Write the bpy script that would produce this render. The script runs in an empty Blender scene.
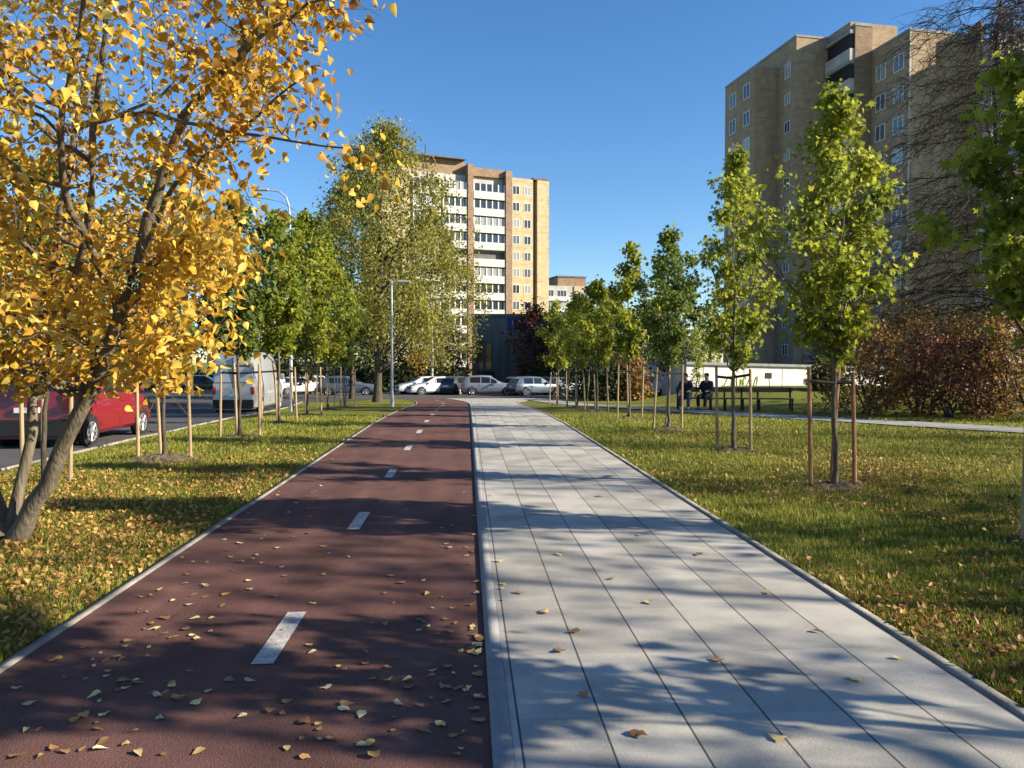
import bpy, math, random
import numpy as np
from mathutils import Vector, Matrix
R = math.radians
sc = bpy.context.scene
COL = sc.collection

# ------------------------------------------------------------------ camera, sky, sun, exposure
F, EYE = 770.0, 1.65
YAW, PITCH = math.atan(45/770), math.atan(23/770)
cam = bpy.data.cameras.new("camera"); cam.sensor_width = 36; cam.lens = 36*F/1024
cam.clip_end = 3000; cam.clip_start = 0.05
co = bpy.data.objects.new("camera", cam); COL.objects.link(co)
co.location = (0, 0, EYE); co.rotation_euler = (R(90)-PITCH, 0, -YAW); sc.camera = co
SUN_AZ, SUN_EL = 14.0, 24.0        # degrees behind +X, elevation
sd = Vector((math.cos(R(SUN_AZ))*math.cos(R(SUN_EL)), -math.sin(R(SUN_AZ))*math.cos(R(SUN_EL)), math.sin(R(SUN_EL))))
w = bpy.data.worlds.new("World"); sc.world = w; w.use_nodes = True
nt = w.node_tree; bg = nt.nodes["Background"]
sky = nt.nodes.new("ShaderNodeTexSky"); sky.sky_type = 'NISHITA'; sky.sun_disc = False
sky.sun_elevation = R(SUN_EL); sky.sun_rotation = R(90+SUN_AZ); sky.air_density = 1.0; sky.dust_density = 0.1; sky.ozone_density = 4.0
hs = nt.nodes.new("ShaderNodeHueSaturation"); hs.inputs["Saturation"].default_value = 1.17; hs.inputs["Hue"].default_value = .503
nt.links.new(sky.outputs[0], hs.inputs["Color"]); nt.links.new(hs.outputs[0], bg.inputs[0]); bg.inputs[1].default_value = 0.078
sl = bpy.data.lights.new("sun", 'SUN'); sl.energy = 5.0; sl.angle = R(0.55); sl.color = (1.0, 0.88, 0.69)
so = bpy.data.objects.new("sun", sl); COL.objects.link(so); so.location = (30, -10, 30)
so.rotation_euler = sd.to_track_quat('Z', 'Y').to_euler()
vs = sc.view_settings; vs.view_transform = 'Standard'; vs.look = 'None'; vs.gamma = 1; vs.exposure = 1.3; vs.use_curve_mapping = False
sc.cycles.max_bounces = 6; sc.cycles.transparent_max_bounces = 4

rng = np.random.default_rng(7); rnd = random.Random(7)

def W(px, D):
    """ground-plan position of picture column px at depth D"""
    s, c = math.sin(YAW), math.cos(YAW)
    X = (px-512)/F*D
    return X*c + D*s, D*c - X*s
def W3(px, py, D):
    x, y = W(px, D); return Vector((x, y, EYE-(py-361)/F*D))

# ------------------------------------------------------------------ terrain height
KY = [-60, 20, 24, 30, 36, 50, 64, 80, 2000]
KZ = [0, 0, -.06, -.2, -.42, -.8, -1.15, -1.4, -1.4]
def zf(x, y):
    z = np.interp(y, KY, KZ)
    z = z + np.interp(x, [-8.0, -6.0], [-.3, 0]) * np.interp(y, [44, 60], [1, 0])
    z = z + .85*np.interp(x, [9.5, 15], [0, 1])*np.interp(y, [29, 38, 44, 50], [0, 1, 1, 0])
    return z
def z0(x, y): return float(zf(x, y))

# ------------------------------------------------------------------ materials
def mat(name, c1, c2=None, scale=4., rough=.85, bump=0., bscale=None, spec=.3, metal=0., stretch=(1,1,1), coat=0., detail=6):
    m = bpy.data.materials.new(name); m.use_nodes = True; t = m.node_tree; N = t.nodes; L = t.links
    b = N["Principled BSDF"]; b.inputs["Roughness"].default_value = rough; b.inputs["Metallic"].default_value = metal
    b.inputs["Specular IOR Level"].default_value = spec; b.inputs["Coat Weight"].default_value = coat
    b.inputs["Base Color"].default_value = (*c1, 1)
    tc = N.new("ShaderNodeTexCoord"); mp = N.new("ShaderNodeMapping"); mp.inputs["Scale"].default_value = stretch
    L.new(tc.outputs["Object"], mp.inputs[0])
    if c2:
        n = N.new("ShaderNodeTexNoise"); n.inputs["Scale"].default_value = scale; n.inputs["Detail"].default_value = detail
        n.inputs["Roughness"].default_value = .65
        L.new(mp.outputs[0], n.inputs["Vector"])
        r = N.new("ShaderNodeValToRGB"); r.color_ramp.elements[0].position = .33; r.color_ramp.elements[1].position = .67
        r.color_ramp.elements[0].color = (*c1, 1); r.color_ramp.elements[1].color = (*c2, 1)
        L.new(n.outputs[0], r.inputs[0]); L.new(r.outputs[0], b.inputs["Base Color"])
    if bump:
        n2 = N.new("ShaderNodeTexNoise"); n2.inputs["Scale"].default_value = bscale or scale*3; n2.inputs["Detail"].default_value = 8
        L.new(mp.outputs[0], n2.inputs["Vector"])
        bp = N.new("ShaderNodeBump"); bp.inputs["Strength"].default_value = bump; bp.inputs["Distance"].default_value = .02
        L.new(n2.outputs[0], bp.inputs["Height"]); L.new(bp.outputs[0], b.inputs["Normal"])
    return m

def leaf_mat(name, cols, trans=.42, rough=.55, clump=1.2):
    """each leaf (mesh island) gets its own colour from the ramp, with slow drift over the crown"""
    m = bpy.data.materials.new(name); m.use_nodes = True; t = m.node_tree; N = t.nodes; L = t.links
    b = N["Principled BSDF"]; out = N["Material Output"]
    g = N.new("ShaderNodeNewGeometry"); r = N.new("ShaderNodeValToRGB"); cr = r.color_ramp
    tc = N.new("ShaderNodeTexCoord"); n = N.new("ShaderNodeTexNoise"); n.inputs["Scale"].default_value = clump
    n.inputs["Detail"].default_value = 2
    L.new(tc.outputs["Object"], n.inputs["Vector"])
    a = N.new("ShaderNodeMath"); a.operation = 'MULTIPLY_ADD'; a.inputs[1].default_value = .62
    s2 = N.new("ShaderNodeMath"); s2.operation = 'MULTIPLY_ADD'; s2.inputs[1].default_value = 1.1; s2.inputs[2].default_value = -.36
    L.new(n.outputs[0], s2.inputs[0]); L.new(g.outputs["Random Per Island"], a.inputs[0]); L.new(s2.outputs[0], a.inputs[2])
    L.new(a.outputs[0], r.inputs[0])
    while len(cr.elements) < len(cols): cr.elements.new(.5)
    for i, c in enumerate(cols):
        cr.elements[i].position = i/(len(cols)-1); cr.elements[i].color = (*c, 1)
    L.new(r.outputs[0], b.inputs["Base Color"]); b.inputs["Roughness"].default_value = rough; b.inputs["Specular IOR Level"].default_value = .35
    tr = N.new("ShaderNodeBsdfTranslucent"); L.new(r.outputs[0], tr.inputs[0])
    mx = N.new("ShaderNodeMixShader"); mx.inputs[0].default_value = trans
    L.new(b.outputs[0], mx.inputs[1]); L.new(tr.outputs[0], mx.inputs[2]); L.new(mx.outputs[0], out.inputs[0])
    return m

M = {}
M['bark_grey'] = mat("bark_grey", (.07,.056,.04), (.165,.14,.10), 14, .9, .8, 40, stretch=(1,1,.25))
M['bark_dark'] = mat("bark_dark", (.035,.028,.02), (.10,.08,.06), 12, .95, .8, 40, stretch=(1,1,.3))
M['bark_birch'] = mat("bark_birch", (.10,.09,.08), (.55,.53,.48), 4, .85, .3, 20, stretch=(1,1,3))
M['wood'] = mat("stake_wood", (.24,.16,.09), (.42,.31,.19), 5, .85, .3, 30, stretch=(6,6,.5))
M['wood_red'] = mat("stake_wood_red", (.22,.10,.05), (.36,.19,.10), 5, .85, .3, 30, stretch=(6,6,.5))
M['rail'] = mat("dark_rail", (.018,.015,.012), (.04,.032,.025), 8, .9)
M['soil'] = mat("soil", (.06,.04,.025), (.17,.12,.08), 9, .95, 1., 30)
M['metal'] = mat("lamp_metal", (.42,.43,.44), (.5,.51,.52), 3, .45, spec=.5, metal=.3)
M['dark_metal'] = mat("dark_metal", (.03,.03,.032), None, rough=.5)
M['tyre'] = mat("tyre", (.018,.018,.018), None, rough=.85)
M['rim'] = mat("rim", (.45,.46,.48), None, rough=.35, metal=.7)
M['black'] = mat("black_plastic", (.02,.02,.022), None, rough=.6)
M['carglass'] = mat("car_glass", (.012,.015,.018), None, rough=.06, spec=.8)
M['plate'] = mat("plate", (.75,.75,.72), None, rough=.5)
M['redlamp'] = mat("red_lamp", (.35,.01,.01), None, rough=.2, spec=.7)
M['lamp'] = mat("clear_lamp", (.6,.62,.65), None, rough=.12, spec=.8)
M['glass'] = mat("window_glass", (.03,.045,.07), (.07,.10,.15), .35, .08, spec=.9, detail=1)
M['frame'] = mat("window_frame", (.72,.72,.70), None, rough=.6)
M['conc'] = mat("concrete", (.24,.235,.22), (.33,.32,.30), 3, .9, .25, 60)
M['conc_dark'] = mat("concrete_dark", (.17,.175,.185), (.25,.255,.265), 3, .9, .3, 60)
M['edging'] = mat("edging", (.15,.14,.12), (.30,.285,.255), 2.5, .9, .3, 60)
M['white'] = mat("white_paint", (.44,.43,.40), (.62,.61,.57), 2, .7)
M['brick'] = mat("brick_yellow", (.44,.36,.21), (.52,.43,.27), .5, .9, stretch=(1,1,.3))
M['brick_red'] = mat("brick_brown", (.25,.17,.11), (.32,.22,.15), .6, .9, stretch=(1,1,.3))
M['brick_tan'] = mat("brick_tan", (.30,.22,.145), (.40,.305,.20), .35, .9, stretch=(1,1,.25))
M['brick_tan2'] = mat("brick_tan_dark", (.22,.155,.10), (.29,.21,.14), .35, .9, stretch=(1,1,.25))
def courses(m, s=1.):
    t = m.node_tree; N = t.nodes; L = t.links; b = N["Principled BSDF"]; src = b.inputs["Base Color"].links[0].from_socket; tc = N["Texture Coordinate"]
    br = N.new("ShaderNodeTexBrick"); br.inputs["Scale"].default_value = 1; br.inputs["Brick Width"].default_value = .5; br.inputs["Row Height"].default_value = .15; br.inputs["Mortar Size"].default_value = .012
    br.inputs["Color1"].default_value = (.88,.88,.88,1); br.inputs["Color2"].default_value = (1.08,1.05,1.03,1); br.inputs["Mortar"].default_value = (.80,.80,.82,1)
    sp = N.new("ShaderNodeSeparateXYZ"); L.new(tc.outputs["Object"], sp.inputs[0]); ad = N.new("ShaderNodeMath"); ad.operation = 'ADD'; L.new(sp.outputs[0], ad.inputs[0]); L.new(sp.outputs[1], ad.inputs[1])
    cb = N.new("ShaderNodeCombineXYZ"); L.new(ad.outputs[0], cb.inputs[0]); L.new(sp.outputs[2], cb.inputs[1]); L.new(cb.outputs[0], br.inputs["Vector"])
    fl = N.new("ShaderNodeMath"); fl.operation = 'FRACT'; dv = N.new("ShaderNodeMath"); dv.operation = 'DIVIDE'; dv.inputs[1].default_value = 2.8; L.new(sp.outputs[2], dv.inputs[0]); L.new(dv.outputs[0], fl.inputs[0])
    lt = N.new("ShaderNodeMath"); lt.operation = 'LESS_THAN'; lt.inputs[1].default_value = .04; L.new(fl.outputs[0], lt.inputs[0])
    mr = N.new("ShaderNodeMapRange"); mr.inputs[3].default_value = 1; mr.inputs[4].default_value = .84; L.new(lt.outputs[0], mr.inputs[0])
    big_ = N.new("ShaderNodeTexNoise"); big_.inputs["Scale"].default_value = 1.4; big_.inputs["Detail"].default_value = 8; L.new(cb.outputs[0], big_.inputs["Vector"])
    m3 = N.new("ShaderNodeMapRange"); m3.inputs[1].default_value = .3; m3.inputs[2].default_value = .7; m3.inputs[3].default_value = .82; m3.inputs[4].default_value = 1.15; L.new(big_.outputs[0], m3.inputs[0])
    last = src
    for q in (br.outputs[0], mr.outputs[0], m3.outputs[0]):
        mx = N.new("ShaderNodeMix"); mx.data_type = 'RGBA'; mx.blend_type = 'MULTIPLY'; mx.inputs[0].default_value = 1; L.new(last, mx.inputs[6]); L.new(q, mx.inputs[7]); last = mx.outputs[2]
    L.new(last, b.inputs["Base Color"])
for k_ in ('brick', 'brick_red', 'brick_tan', 'brick_tan2'): courses(M[k_])
def curtain_glass(m):
    t = m.node_tree; N = t.nodes; L = t.links; b = N["Principled BSDF"]; oi = N.new("ShaderNodeObjectInfo"); r = N.new("ShaderNodeValToRGB"); cr = r.color_ramp; cr.interpolation = 'CONSTANT'
    for p, c in ((.25, (.10,.12,.14)), (.5, (.30,.31,.30)), (.85, (.03,.035,.04))): cr.elements.new(p).color = (*c, 1)
    cr.elements[0].color = (.03,.04,.06,1); L.new(oi.outputs["Random"], r.inputs[0]); L.new(r.outputs[0], b.inputs["Base Color"])
curtain_glass(M['glass'])
M['roof'] = mat("roofing", (.10,.10,.10), (.16,.16,.15), 1, .9)
M['plaster'] = mat("plaster", (.36,.34,.30), (.50,.48,.44), .6, .85)
M['asphalt'] = mat("asphalt", (.06,.058,.06), (.09,.087,.087), .7, .9, .4, 120)
M['skin'] = mat("skin", (.45,.28,.2), None, rough=.6)
M['cloth_dark'] = mat("dark_cloth", (.015,.018,.028), (.03,.033,.045), 6, .9)
M['cloth_blue'] = mat("jeans", (.04,.06,.11), None, rough=.9)
M['hair'] = mat("hair", (.03,.02,.015), None, rough=.8)

# red cycle track: fine speckle, worn patches
def red_mat():
    m = mat("red_asphalt", (.098,.046,.038), (.150,.074,.062), 1.1, .88, .5, 160, spec=.25); t = m.node_tree; N = t.nodes; L = t.links
    b = N["Principled BSDF"]; src = b.inputs["Base Color"].links[0].from_socket
    tc = N["Texture Coordinate"]
    v = N.new("ShaderNodeTexNoise"); v.inputs["Scale"].default_value = 130; v.inputs["Detail"].default_value = 3; L.new(tc.outputs["Object"], v.inputs["Vector"])
    mr = N.new("ShaderNodeMapRange"); mr.inputs[1].default_value = .35; mr.inputs[2].default_value = .65; mr.inputs[3].default_value = .72; mr.inputs[4].default_value = 1.25
    L.new(v.outputs[0], mr.inputs[0])
    mx = N.new("ShaderNodeMix"); mx.data_type = 'RGBA'; mx.blend_type = 'MULTIPLY'; mx.inputs[0].default_value = 1
    L.new(src, mx.inputs[6]); L.new(mr.outputs[0], mx.inputs[7])
    mp2 = N.new("ShaderNodeMapping"); mp2.inputs["Scale"].default_value = (2.2, .16, 1); L.new(tc.outputs["Object"], mp2.inputs[0])
    n3 = N.new("ShaderNodeTexNoise"); n3.inputs["Scale"].default_value = 1.5; n3.inputs["Detail"].default_value = 7; L.new(mp2.outputs[0], n3.inputs["Vector"])
    m3 = N.new("ShaderNodeMapRange"); m3.inputs[1].default_value = .32; m3.inputs[2].default_value = .68; m3.inputs[3].default_value = .78; m3.inputs[4].default_value = 1.22; L.new(n3.outputs[0], m3.inputs[0])
    n4 = N.new("ShaderNodeTexNoise"); n4.inputs["Scale"].default_value = 3.5; n4.inputs["Detail"].default_value = 5; L.new(tc.outputs["Object"], n4.inputs["Vector"])
    m4 = N.new("ShaderNodeMapRange"); m4.inputs[1].default_value = .60; m4.inputs[2].default_value = .72; m4.inputs[3].default_value = 1; m4.inputs[4].default_value = .72; L.new(n4.outputs[0], m4.inputs[0])
    last = mx.outputs[2]
    for q in (m3.outputs[0], m4.outputs[0]):
        x2 = N.new("ShaderNodeMix"); x2.data_type = 'RGBA'; x2.blend_type = 'MULTIPLY'; x2.inputs[0].default_value = 1; L.new(last, x2.inputs[6]); L.new(q, x2.inputs[7]); last = x2.outputs[2]
    L.new(last, b.inputs["Base Color"])
    return m
M['red'] = red_mat()

def slab_mat():
    """long concrete slabs: joints across and along, each slab a slightly different grey, stains"""
    m = bpy.data.materials.new("paving_slabs"); m.use_nodes = True; t = m.node_tree; N = t.nodes; L = t.links
    b = N["Principled BSDF"]; b.inputs["Roughness"].default_value = .82; b.inputs["Specular IOR Level"].default_value = .3
    tc = N.new("ShaderNodeTexCoord"); sx = N.new("ShaderNodeSeparateXYZ"); L.new(tc.outputs["Object"], sx.inputs[0])
    def mt(op, a, bb=None, c=None):
        n = N.new("ShaderNodeMath"); n.operation = op
        for i, v in enumerate((a, bb, c)):
            if v is None: continue
            if isinstance(v, (int, float)): n.inputs[i].default_value = v
            else: L.new(v, n.inputs[i])
        return n.outputs[0]
    u = mt('DIVIDE', mt('SUBTRACT', sx.outputs[0], .227), .378)
    v = mt('DIVIDE', mt('ADD', sx.outputs[1], 20.13), .76)
    fu = mt('FRACT', u); fv = mt('FRACT', v)
    du = mt('MINIMUM', fu, mt('SUBTRACT', 1, fu)); dv = mt('MINIMUM', fv, mt('SUBTRACT', 1, fv))
    ju = mt('LESS_THAN', du, .014); jv = mt('LESS_THAN', dv, .004)
    cell = N.new("ShaderNodeCombineXYZ"); L.new(mt('FLOOR', u), cell.inputs[0]); L.new(mt('FLOOR', v), cell.inputs[1])
    wn = N.new("ShaderNodeTexWhiteNoise"); L.new(cell.outputs[0], wn.inputs[0])
    n1 = N.new("ShaderNodeTexNoise"); n1.inputs["Scale"].default_value = 2.2; n1.inputs["Detail"].default_value = 7; L.new(tc.outputs["Object"], n1.inputs["Vector"])
    n2 = N.new("ShaderNodeTexNoise"); n2.inputs["Scale"].default_value = 110; n2.inputs["Detail"].default_value = 3; L.new(tc.outputs["Object"], n2.inputs["Vector"])
    val = mt('ADD', mt('MULTIPLY', wn.outputs[0], .13), mt('ADD', mt('MULTIPLY', n1.outputs[0], .5), mt('MULTIPLY', n2.outputs[0], .22)))
    r = N.new("ShaderNodeValToRGB"); r.color_ramp.elements[0].position = .28; r.color_ramp.elements[1].position = .52
    r.color_ramp.elements[0].color = (.22,.213,.195,1); r.color_ramp.elements[1].color = (.43,.41,.365,1); L.new(val, r.inputs[0])
    mx = N.new("ShaderNodeMix"); mx.data_type = 'RGBA'; L.new(mt('MAXIMUM', mt('MULTIPLY', ju, .92), mt('MULTIPLY', jv, .2)), mx.inputs[0])
    L.new(r.outputs[0], mx.inputs[6]); mx.inputs[7].default_value = (.05,.048,.045,1); L.new(mx.outputs[2], b.inputs["Base Color"])
    bp = N.new("ShaderNodeBump"); bp.inputs["Strength"].default_value = .5; bp.inputs["Distance"].default_value = .006
    L.new(mt('SUBTRACT', mt('MULTIPLY', n2.outputs[0], .5), mt('MAXIMUM', ju, jv)), bp.inputs["Height"]); L.new(bp.outputs[0], b.inputs["Normal"])
    return m
M['slab'] = slab_mat()

def ground_mat():
    m = bpy.data.materials.new("lawn_ground"); m.use_nodes = True; t = m.node_tree; N = t.nodes; L = t.links
    b = N["Principled BSDF"]; b.inputs["Roughness"].default_value = .95; b.inputs["Specular IOR Level"].default_value = .1
    tc = N.new("ShaderNodeTexCoord")
    def noise(s, d=5, st=(1,1,1)):
        mp = N.new("ShaderNodeMapping"); mp.inputs["Scale"].default_value = st; L.new(tc.outputs["Object"], mp.inputs[0])
        n = N.new("ShaderNodeTexNoise"); n.inputs["Scale"].default_value = s; n.inputs["Detail"].default_value = d; n.inputs["Roughness"].default_value = .7
        L.new(mp.outputs[0], n.inputs["Vector"]); return n.outputs[0]
    def ramp(f, p0, p1, a, c):
        r = N.new("ShaderNodeValToRGB"); r.color_ramp.elements[0].position = p0; r.color_ramp.elements[1].position = p1
        r.color_ramp.elements[0].color = (*a, 1); r.color_ramp.elements[1].color = (*c, 1); L.new(f, r.inputs[0]); return r.outputs[0]
    def mix(f, a, c):
        x = N.new("ShaderNodeMix"); x.data_type = 'RGBA'; L.new(f, x.inputs[0]); L.new(a, x.inputs[6]); L.new(c, x.inputs[7]); return x.outputs[2]
    g1 = ramp(noise(.5), .35, .65, (.12,.14,.02), (.22,.225,.035))
    g2 = ramp(noise(18, 8), .3, .7, (.05,.07,.015), (.19,.22,.04))
    one = N.new("ShaderNodeValue"); one.outputs[0].default_value = .55
    g = mix(one.outputs[0], g1, g2)
    spots = ramp(noise(9, 8), .52, .60, (0,0,0), (1,1,1))
    patch = ramp(noise(.35, 4), .40, .62, (.15,.15,.15), (1,1,1))
    ml = N.new("ShaderNodeMath"); ml.operation = 'MULTIPLY'; L.new(spots, ml.inputs[0]); L.new(patch, ml.inputs[1])
    leafc = ramp(noise(30, 4), .3, .7, (.20,.11,.03), (.42,.28,.08))
    L.new(mix(ml.outputs[0], g, leafc), b.inputs["Base Color"])
    bp = N.new("ShaderNodeBump"); bp.inputs["Strength"].default_value = 1; bp.inputs["Distance"].default_value = .05; L.new(noise(25, 8), bp.inputs["Height"]); L.new(bp.outputs[0], b.inputs["Normal"])
    return m
M['ground'] = ground_mat()

GREENS = [(.055,.08,.012), (.14,.18,.02), (.25,.29,.03), (.38,.39,.045)]
M['leaf_maple'] = leaf_mat("leaf_maple", GREENS + [(.44,.42,.05)], .58)
M['leaf_lime'] = leaf_mat("leaf_lime", [(.05,.085,.018), (.10,.15,.028), (.19,.24,.038), (.33,.35,.05)], .52)
M['leaf_pale'] = leaf_mat("leaf_pale", [(.12,.15,.02), (.23,.27,.03), (.36,.37,.045), (.50,.45,.06)], .55)
M['leaf_yellow'] = leaf_mat("leaf_yellow", [(.20,.08,.018), (.44,.22,.03), (.62,.38,.04), (.70,.49,.07), (.72,.63,.20)], .45)
M['leaf_birch'] = leaf_mat("leaf_birch", [(.09,.10,.02), (.20,.205,.035), (.33,.31,.055), (.46,.38,.08)], .48)
M['leaf_dark'] = leaf_mat("leaf_dark", [(.015,.025,.008), (.03,.048,.012), (.05,.07,.018)], .25)
M['leaf_mid'] = leaf_mat("leaf_mid", [(.03,.045,.012), (.06,.085,.018), (.10,.125,.025), (.17,.17,.035)], .35)
M['leaf_autumn'] = leaf_mat("leaf_autumn", [(.09,.04,.018), (.19,.09,.028), (.29,.16,.04), (.37,.25,.06), (.22,.19,.04)], .45, clump=.6)
M['leaf_red'] = leaf_mat("leaf_red", [(.05,.015,.012), (.10,.03,.02), (.16,.06,.025), (.10,.09,.03)], .3, clump=.6)
M['leaf_orange'] = leaf_mat("leaf_orange", [(.3,.12,.02), (.5,.25,.03), (.35,.3,.05)], .4)
M['leaf_fallen'] = leaf_mat("leaf_fallen", [(.09,.04,.018), (.20,.095,.03), (.32,.17,.05), (.44,.28,.08), (.56,.40,.14)], .2, rough=.6, clump=.4)
M['leaf_pathf'] = mat("leaf_on_path", (.5,.35,.12), None, rough=.65)
def by_object(m, cols):
    t = m.node_tree; N = t.nodes; oi = N.new("ShaderNodeObjectInfo"); r = N.new("ShaderNodeValToRGB"); cr = r.color_ramp
    for i_, c in enumerate(cols):
        e = cr.elements[i_] if i_ < 2 else cr.elements.new(.5)
    for i_, c in enumerate(cols): cr.elements[i_].position = i_/(len(cols)-1); cr.elements[i_].color = (*c, 1)
    t.links.new(oi.outputs["Random"], r.inputs[0]); t.links.new(r.outputs[0], N["Principled BSDF"].inputs["Base Color"])
by_object(M['leaf_pathf'], [(.14,.07,.03), (.34,.19,.06), (.52,.34,.12), (.46,.36,.20), (.62,.46,.16), (.66,.56,.32), (.42,.36,.12)])
M['leaf_brownf'] = leaf_mat("leaf_brown", [(.20,.10,.04), (.30,.17,.07), (.40,.26,.12)], .15, rough=.6)
M['blade'] = leaf_mat("grass_blade", [(.08,.095,.014), (.16,.185,.024), (.27,.275,.035), (.40,.35,.09)], .35, clump=.5)

# ------------------------------------------------------------------ mesh helpers
def link(name, me, m=None, parent=None):
    o = bpy.data.objects.new(name, me)
    if m is not None and me is not None:
        me.materials.append(M[m] if isinstance(m, str) else m)
    COL.objects.link(o)
    if parent: o.parent = parent
    return o
def npmesh(name, V, Fc, smooth=False):
    """V (n,3), Fc (m,k) arrays -> mesh"""
    me = bpy.data.meshes.new(name); V = np.asarray(V, dtype=np.float32); Fc = np.asarray(Fc, dtype=np.int32)
    m, k = Fc.shape
    me.vertices.add(len(V)); me.vertices.foreach_set("co", V.ravel())
    me.loops.add(m*k); me.loops.foreach_set("vertex_index", Fc.ravel())
    me.polygons.add(m); me.polygons.foreach_set("loop_start", np.arange(0, m*k, k, dtype=np.int32))
    me.polygons.foreach_set("loop_total", np.full(m, k, dtype=np.int32))
    if smooth: me.polygons.foreach_set("use_smooth", np.ones(m, dtype=bool))
    me.update(calc_edges=True); me.validate(); return me
def thing(name, label, cat, loc=(0,0,0), rz=0, group=None):
    o = bpy.data.objects.new(name, None); o.empty_display_size = .2; COL.objects.link(o)
    o.location = loc; o.rotation_euler = (0, 0, rz); return tag(o, label, cat, group)
def tag(o, label, cat, group=None):
    o["label"] = label; o["category"] = cat
    if group: o["group"] = group
    return o
def struct(o): o["kind"] = "structure"; return o

class MB:
    """collects plain shapes of one part"""
    def __init__(s): s.v = []; s.f = []; s.sm = False
    def add(s, vs, fs):
        n = len(s.v); s.v += [tuple(v) for v in vs]; s.f += [tuple(i+n for i in f) for f in fs]; return s
    def box(s, a, b, mtx=None):
        x0, y0, z0_ = a; x1, y1, z1 = b
        vs = [Vector(p) for p in ((x0,y0,z0_),(x1,y0,z0_),(x1,y1,z0_),(x0,y1,z0_),(x0,y0,z1),(x1,y0,z1),(x1,y1,z1),(x0,y1,z1))]
        if mtx: vs = [mtx @ v for v in vs]
        return s.add(vs, [(0,3,2,1),(4,5,6,7),(0,1,5,4),(1,2,6,5),(2,3,7,6),(3,0,4,7)])
    def tube(s, pts, rad, n=8, cap=True):
        pts = [Vector(p) for p in pts]; rad = rad if hasattr(rad, '__len__') else [rad]*len(pts); vs = []; fs = []
        for i, p in enumerate(pts):
            t = (pts[min(i+1, len(pts)-1)]-pts[max(i-1, 0)]).normalized()
            a = t.cross(Vector((0,0,1)) if abs(t.z) < .9 else Vector((1,0,0))).normalized(); b = t.cross(a)
            vs += [p+rad[i]*(math.cos(k*2*math.pi/n)*a+math.sin(k*2*math.pi/n)*b) for k in range(n)]
        for i in range(len(pts)-1):
            fs += [(i*n+k, i*n+(k+1)%n, (i+1)*n+(k+1)%n, (i+1)*n+k) for k in range(n)]
        if cap: fs += [tuple(range(n)), tuple(range((len(pts)-1)*n, len(pts)*n))[::-1]]
        return s.add(vs, fs)
    def prism(s, poly, z_a, z_b):
        n = len(poly); vs = [(x, y, z_a) for x, y in poly]+[(x, y, z_b) for x, y in poly]
        return s.add(vs, [tuple(range(n))[::-1], tuple(range(n, 2*n))]+[(k, (k+1)%n, n+(k+1)%n, n+k) for k in range(n)])
    def build(s, name, m, parent=None, smooth=False, bevel=0):
        me = bpy.data.meshes.new(name); me.from_pydata(s.v, [], s.f); me.update()
        import bmesh
        bm = bmesh.new(); bm.from_mesh(me); bmesh.ops.recalc_face_normals(bm, faces=bm.faces)
        if bevel: bmesh.ops.bevel(bm, geom=list(bm.edges), offset=bevel, segments=2, affect='EDGES', profile=.6)
        bm.to_mesh(me); bm.free()
        if smooth:
            for p in me.polygons: p.use_smooth = True
        return link(name, me, m, parent)

# ------------------------------------------------------------------ ground, paths, road
def grid_sheet(name, xs_of_y, ys, m, dz):
    """sheet draped over the terrain; xs_of_y(y) -> list of x stations"""
    V = []; nx = len(xs_of_y(ys[0]))
    for y in ys:
        for x in xs_of_y(y): V.append((x, y, z0(x, y)+dz))
    Fc = [(j*nx+i, j*nx+i+1, (j+1)*nx+i+1, (j+1)*nx+i) for j in range(len(ys)-1) for i in range(nx-1)]
    return link(name, npmesh(name, V, Fc), m)
ys_g = sorted(set([-60,-30,-15,-8,-4] + list(np.arange(0, 52, 1.)) + list(range(52, 84, 2)) + [100,140,200,350,700,1500] + [29,38,44,50]))
xs_g = [-1500,-500,-200,-100,-60,-40,-25,-15,-12,-10,-8,-7,-6,-5,-4,-3,-2.5,0,2.5,4,6,8,9.5,11,12.5,14,15,18,22,30,45,60,100,200,500,1500]
struct(grid_sheet("ground", lambda y: xs_g, ys_g, 'ground', 0))
def bend(y): return -(max(y-36, 0)**2)/120.0
def flare(y): return .022*max(y-38, 0)**2
ys_p = [-6,-4,-2] + list(np.arange(0, 50.6, .5))
ys_p = [y for y in ys_p if y <= 50]
struct(grid_sheet("cycle_path", lambda y: [-2.44+bend(y), -1.2+bend(y), .10+bend(y)], ys_p, 'red', .016))
struct(grid_sheet("pavement", lambda y: [.192+bend(y), 1.4, 2.50+flare(y)], ys_p, 'slab', .03))
def kerb(name, xa, xb, top, m, ys):
    V = []; 
    for y in ys:
        z = z0(0, y)
        V += [(xa(y), y, z-.1), (xa(y), y, z+top), (xb(y), y, z+top), (xb(y), y, z-.1)]
    Fc = [(4*j+i, 4*j+i+1, 4*j+i+5, 4*j+i+4) for j in range(len(ys)-1) for i in range(3)]
    return struct(link(name, npmesh(name, V, Fc), m))
kerb("path_edging", lambda y: -2.51+bend(y), lambda y: -2.442+bend(y), .024, 'edging', ys_p)
kerb("path_kerb", lambda y: .102+bend(y), lambda y: .19+bend(y), .034, 'conc_dark', ys_p)
kerb("pavement_edging", lambda y: 2.515+flare(y), lambda y: 2.59+flare(y), .034, 'edging', ys_p)
# cycle lane dashes
mb = MB()
for k in range(-1, 14):
    y = 4.17+3.32*k
    if y > 47: break
    for a, b in ((y, y+.43), (y+.43, y+.86)):
        xa, xb = bend(a), bend(b); za, zb = z0(0, a)+.021, z0(0, b)+.021
        mb.add([(-1.165+xa, a, za), (-1.045+xa, a, za), (-1.045+xb, b, zb), (-1.165+xb, b, zb)], [(0,1,2,3)])
M['mark'] = mat("road_marking", (.28,.25,.23), (.56,.55,.52), 22, .75, .3, 80)
struct(mb.build("lane_marking", 'mark'))
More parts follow.
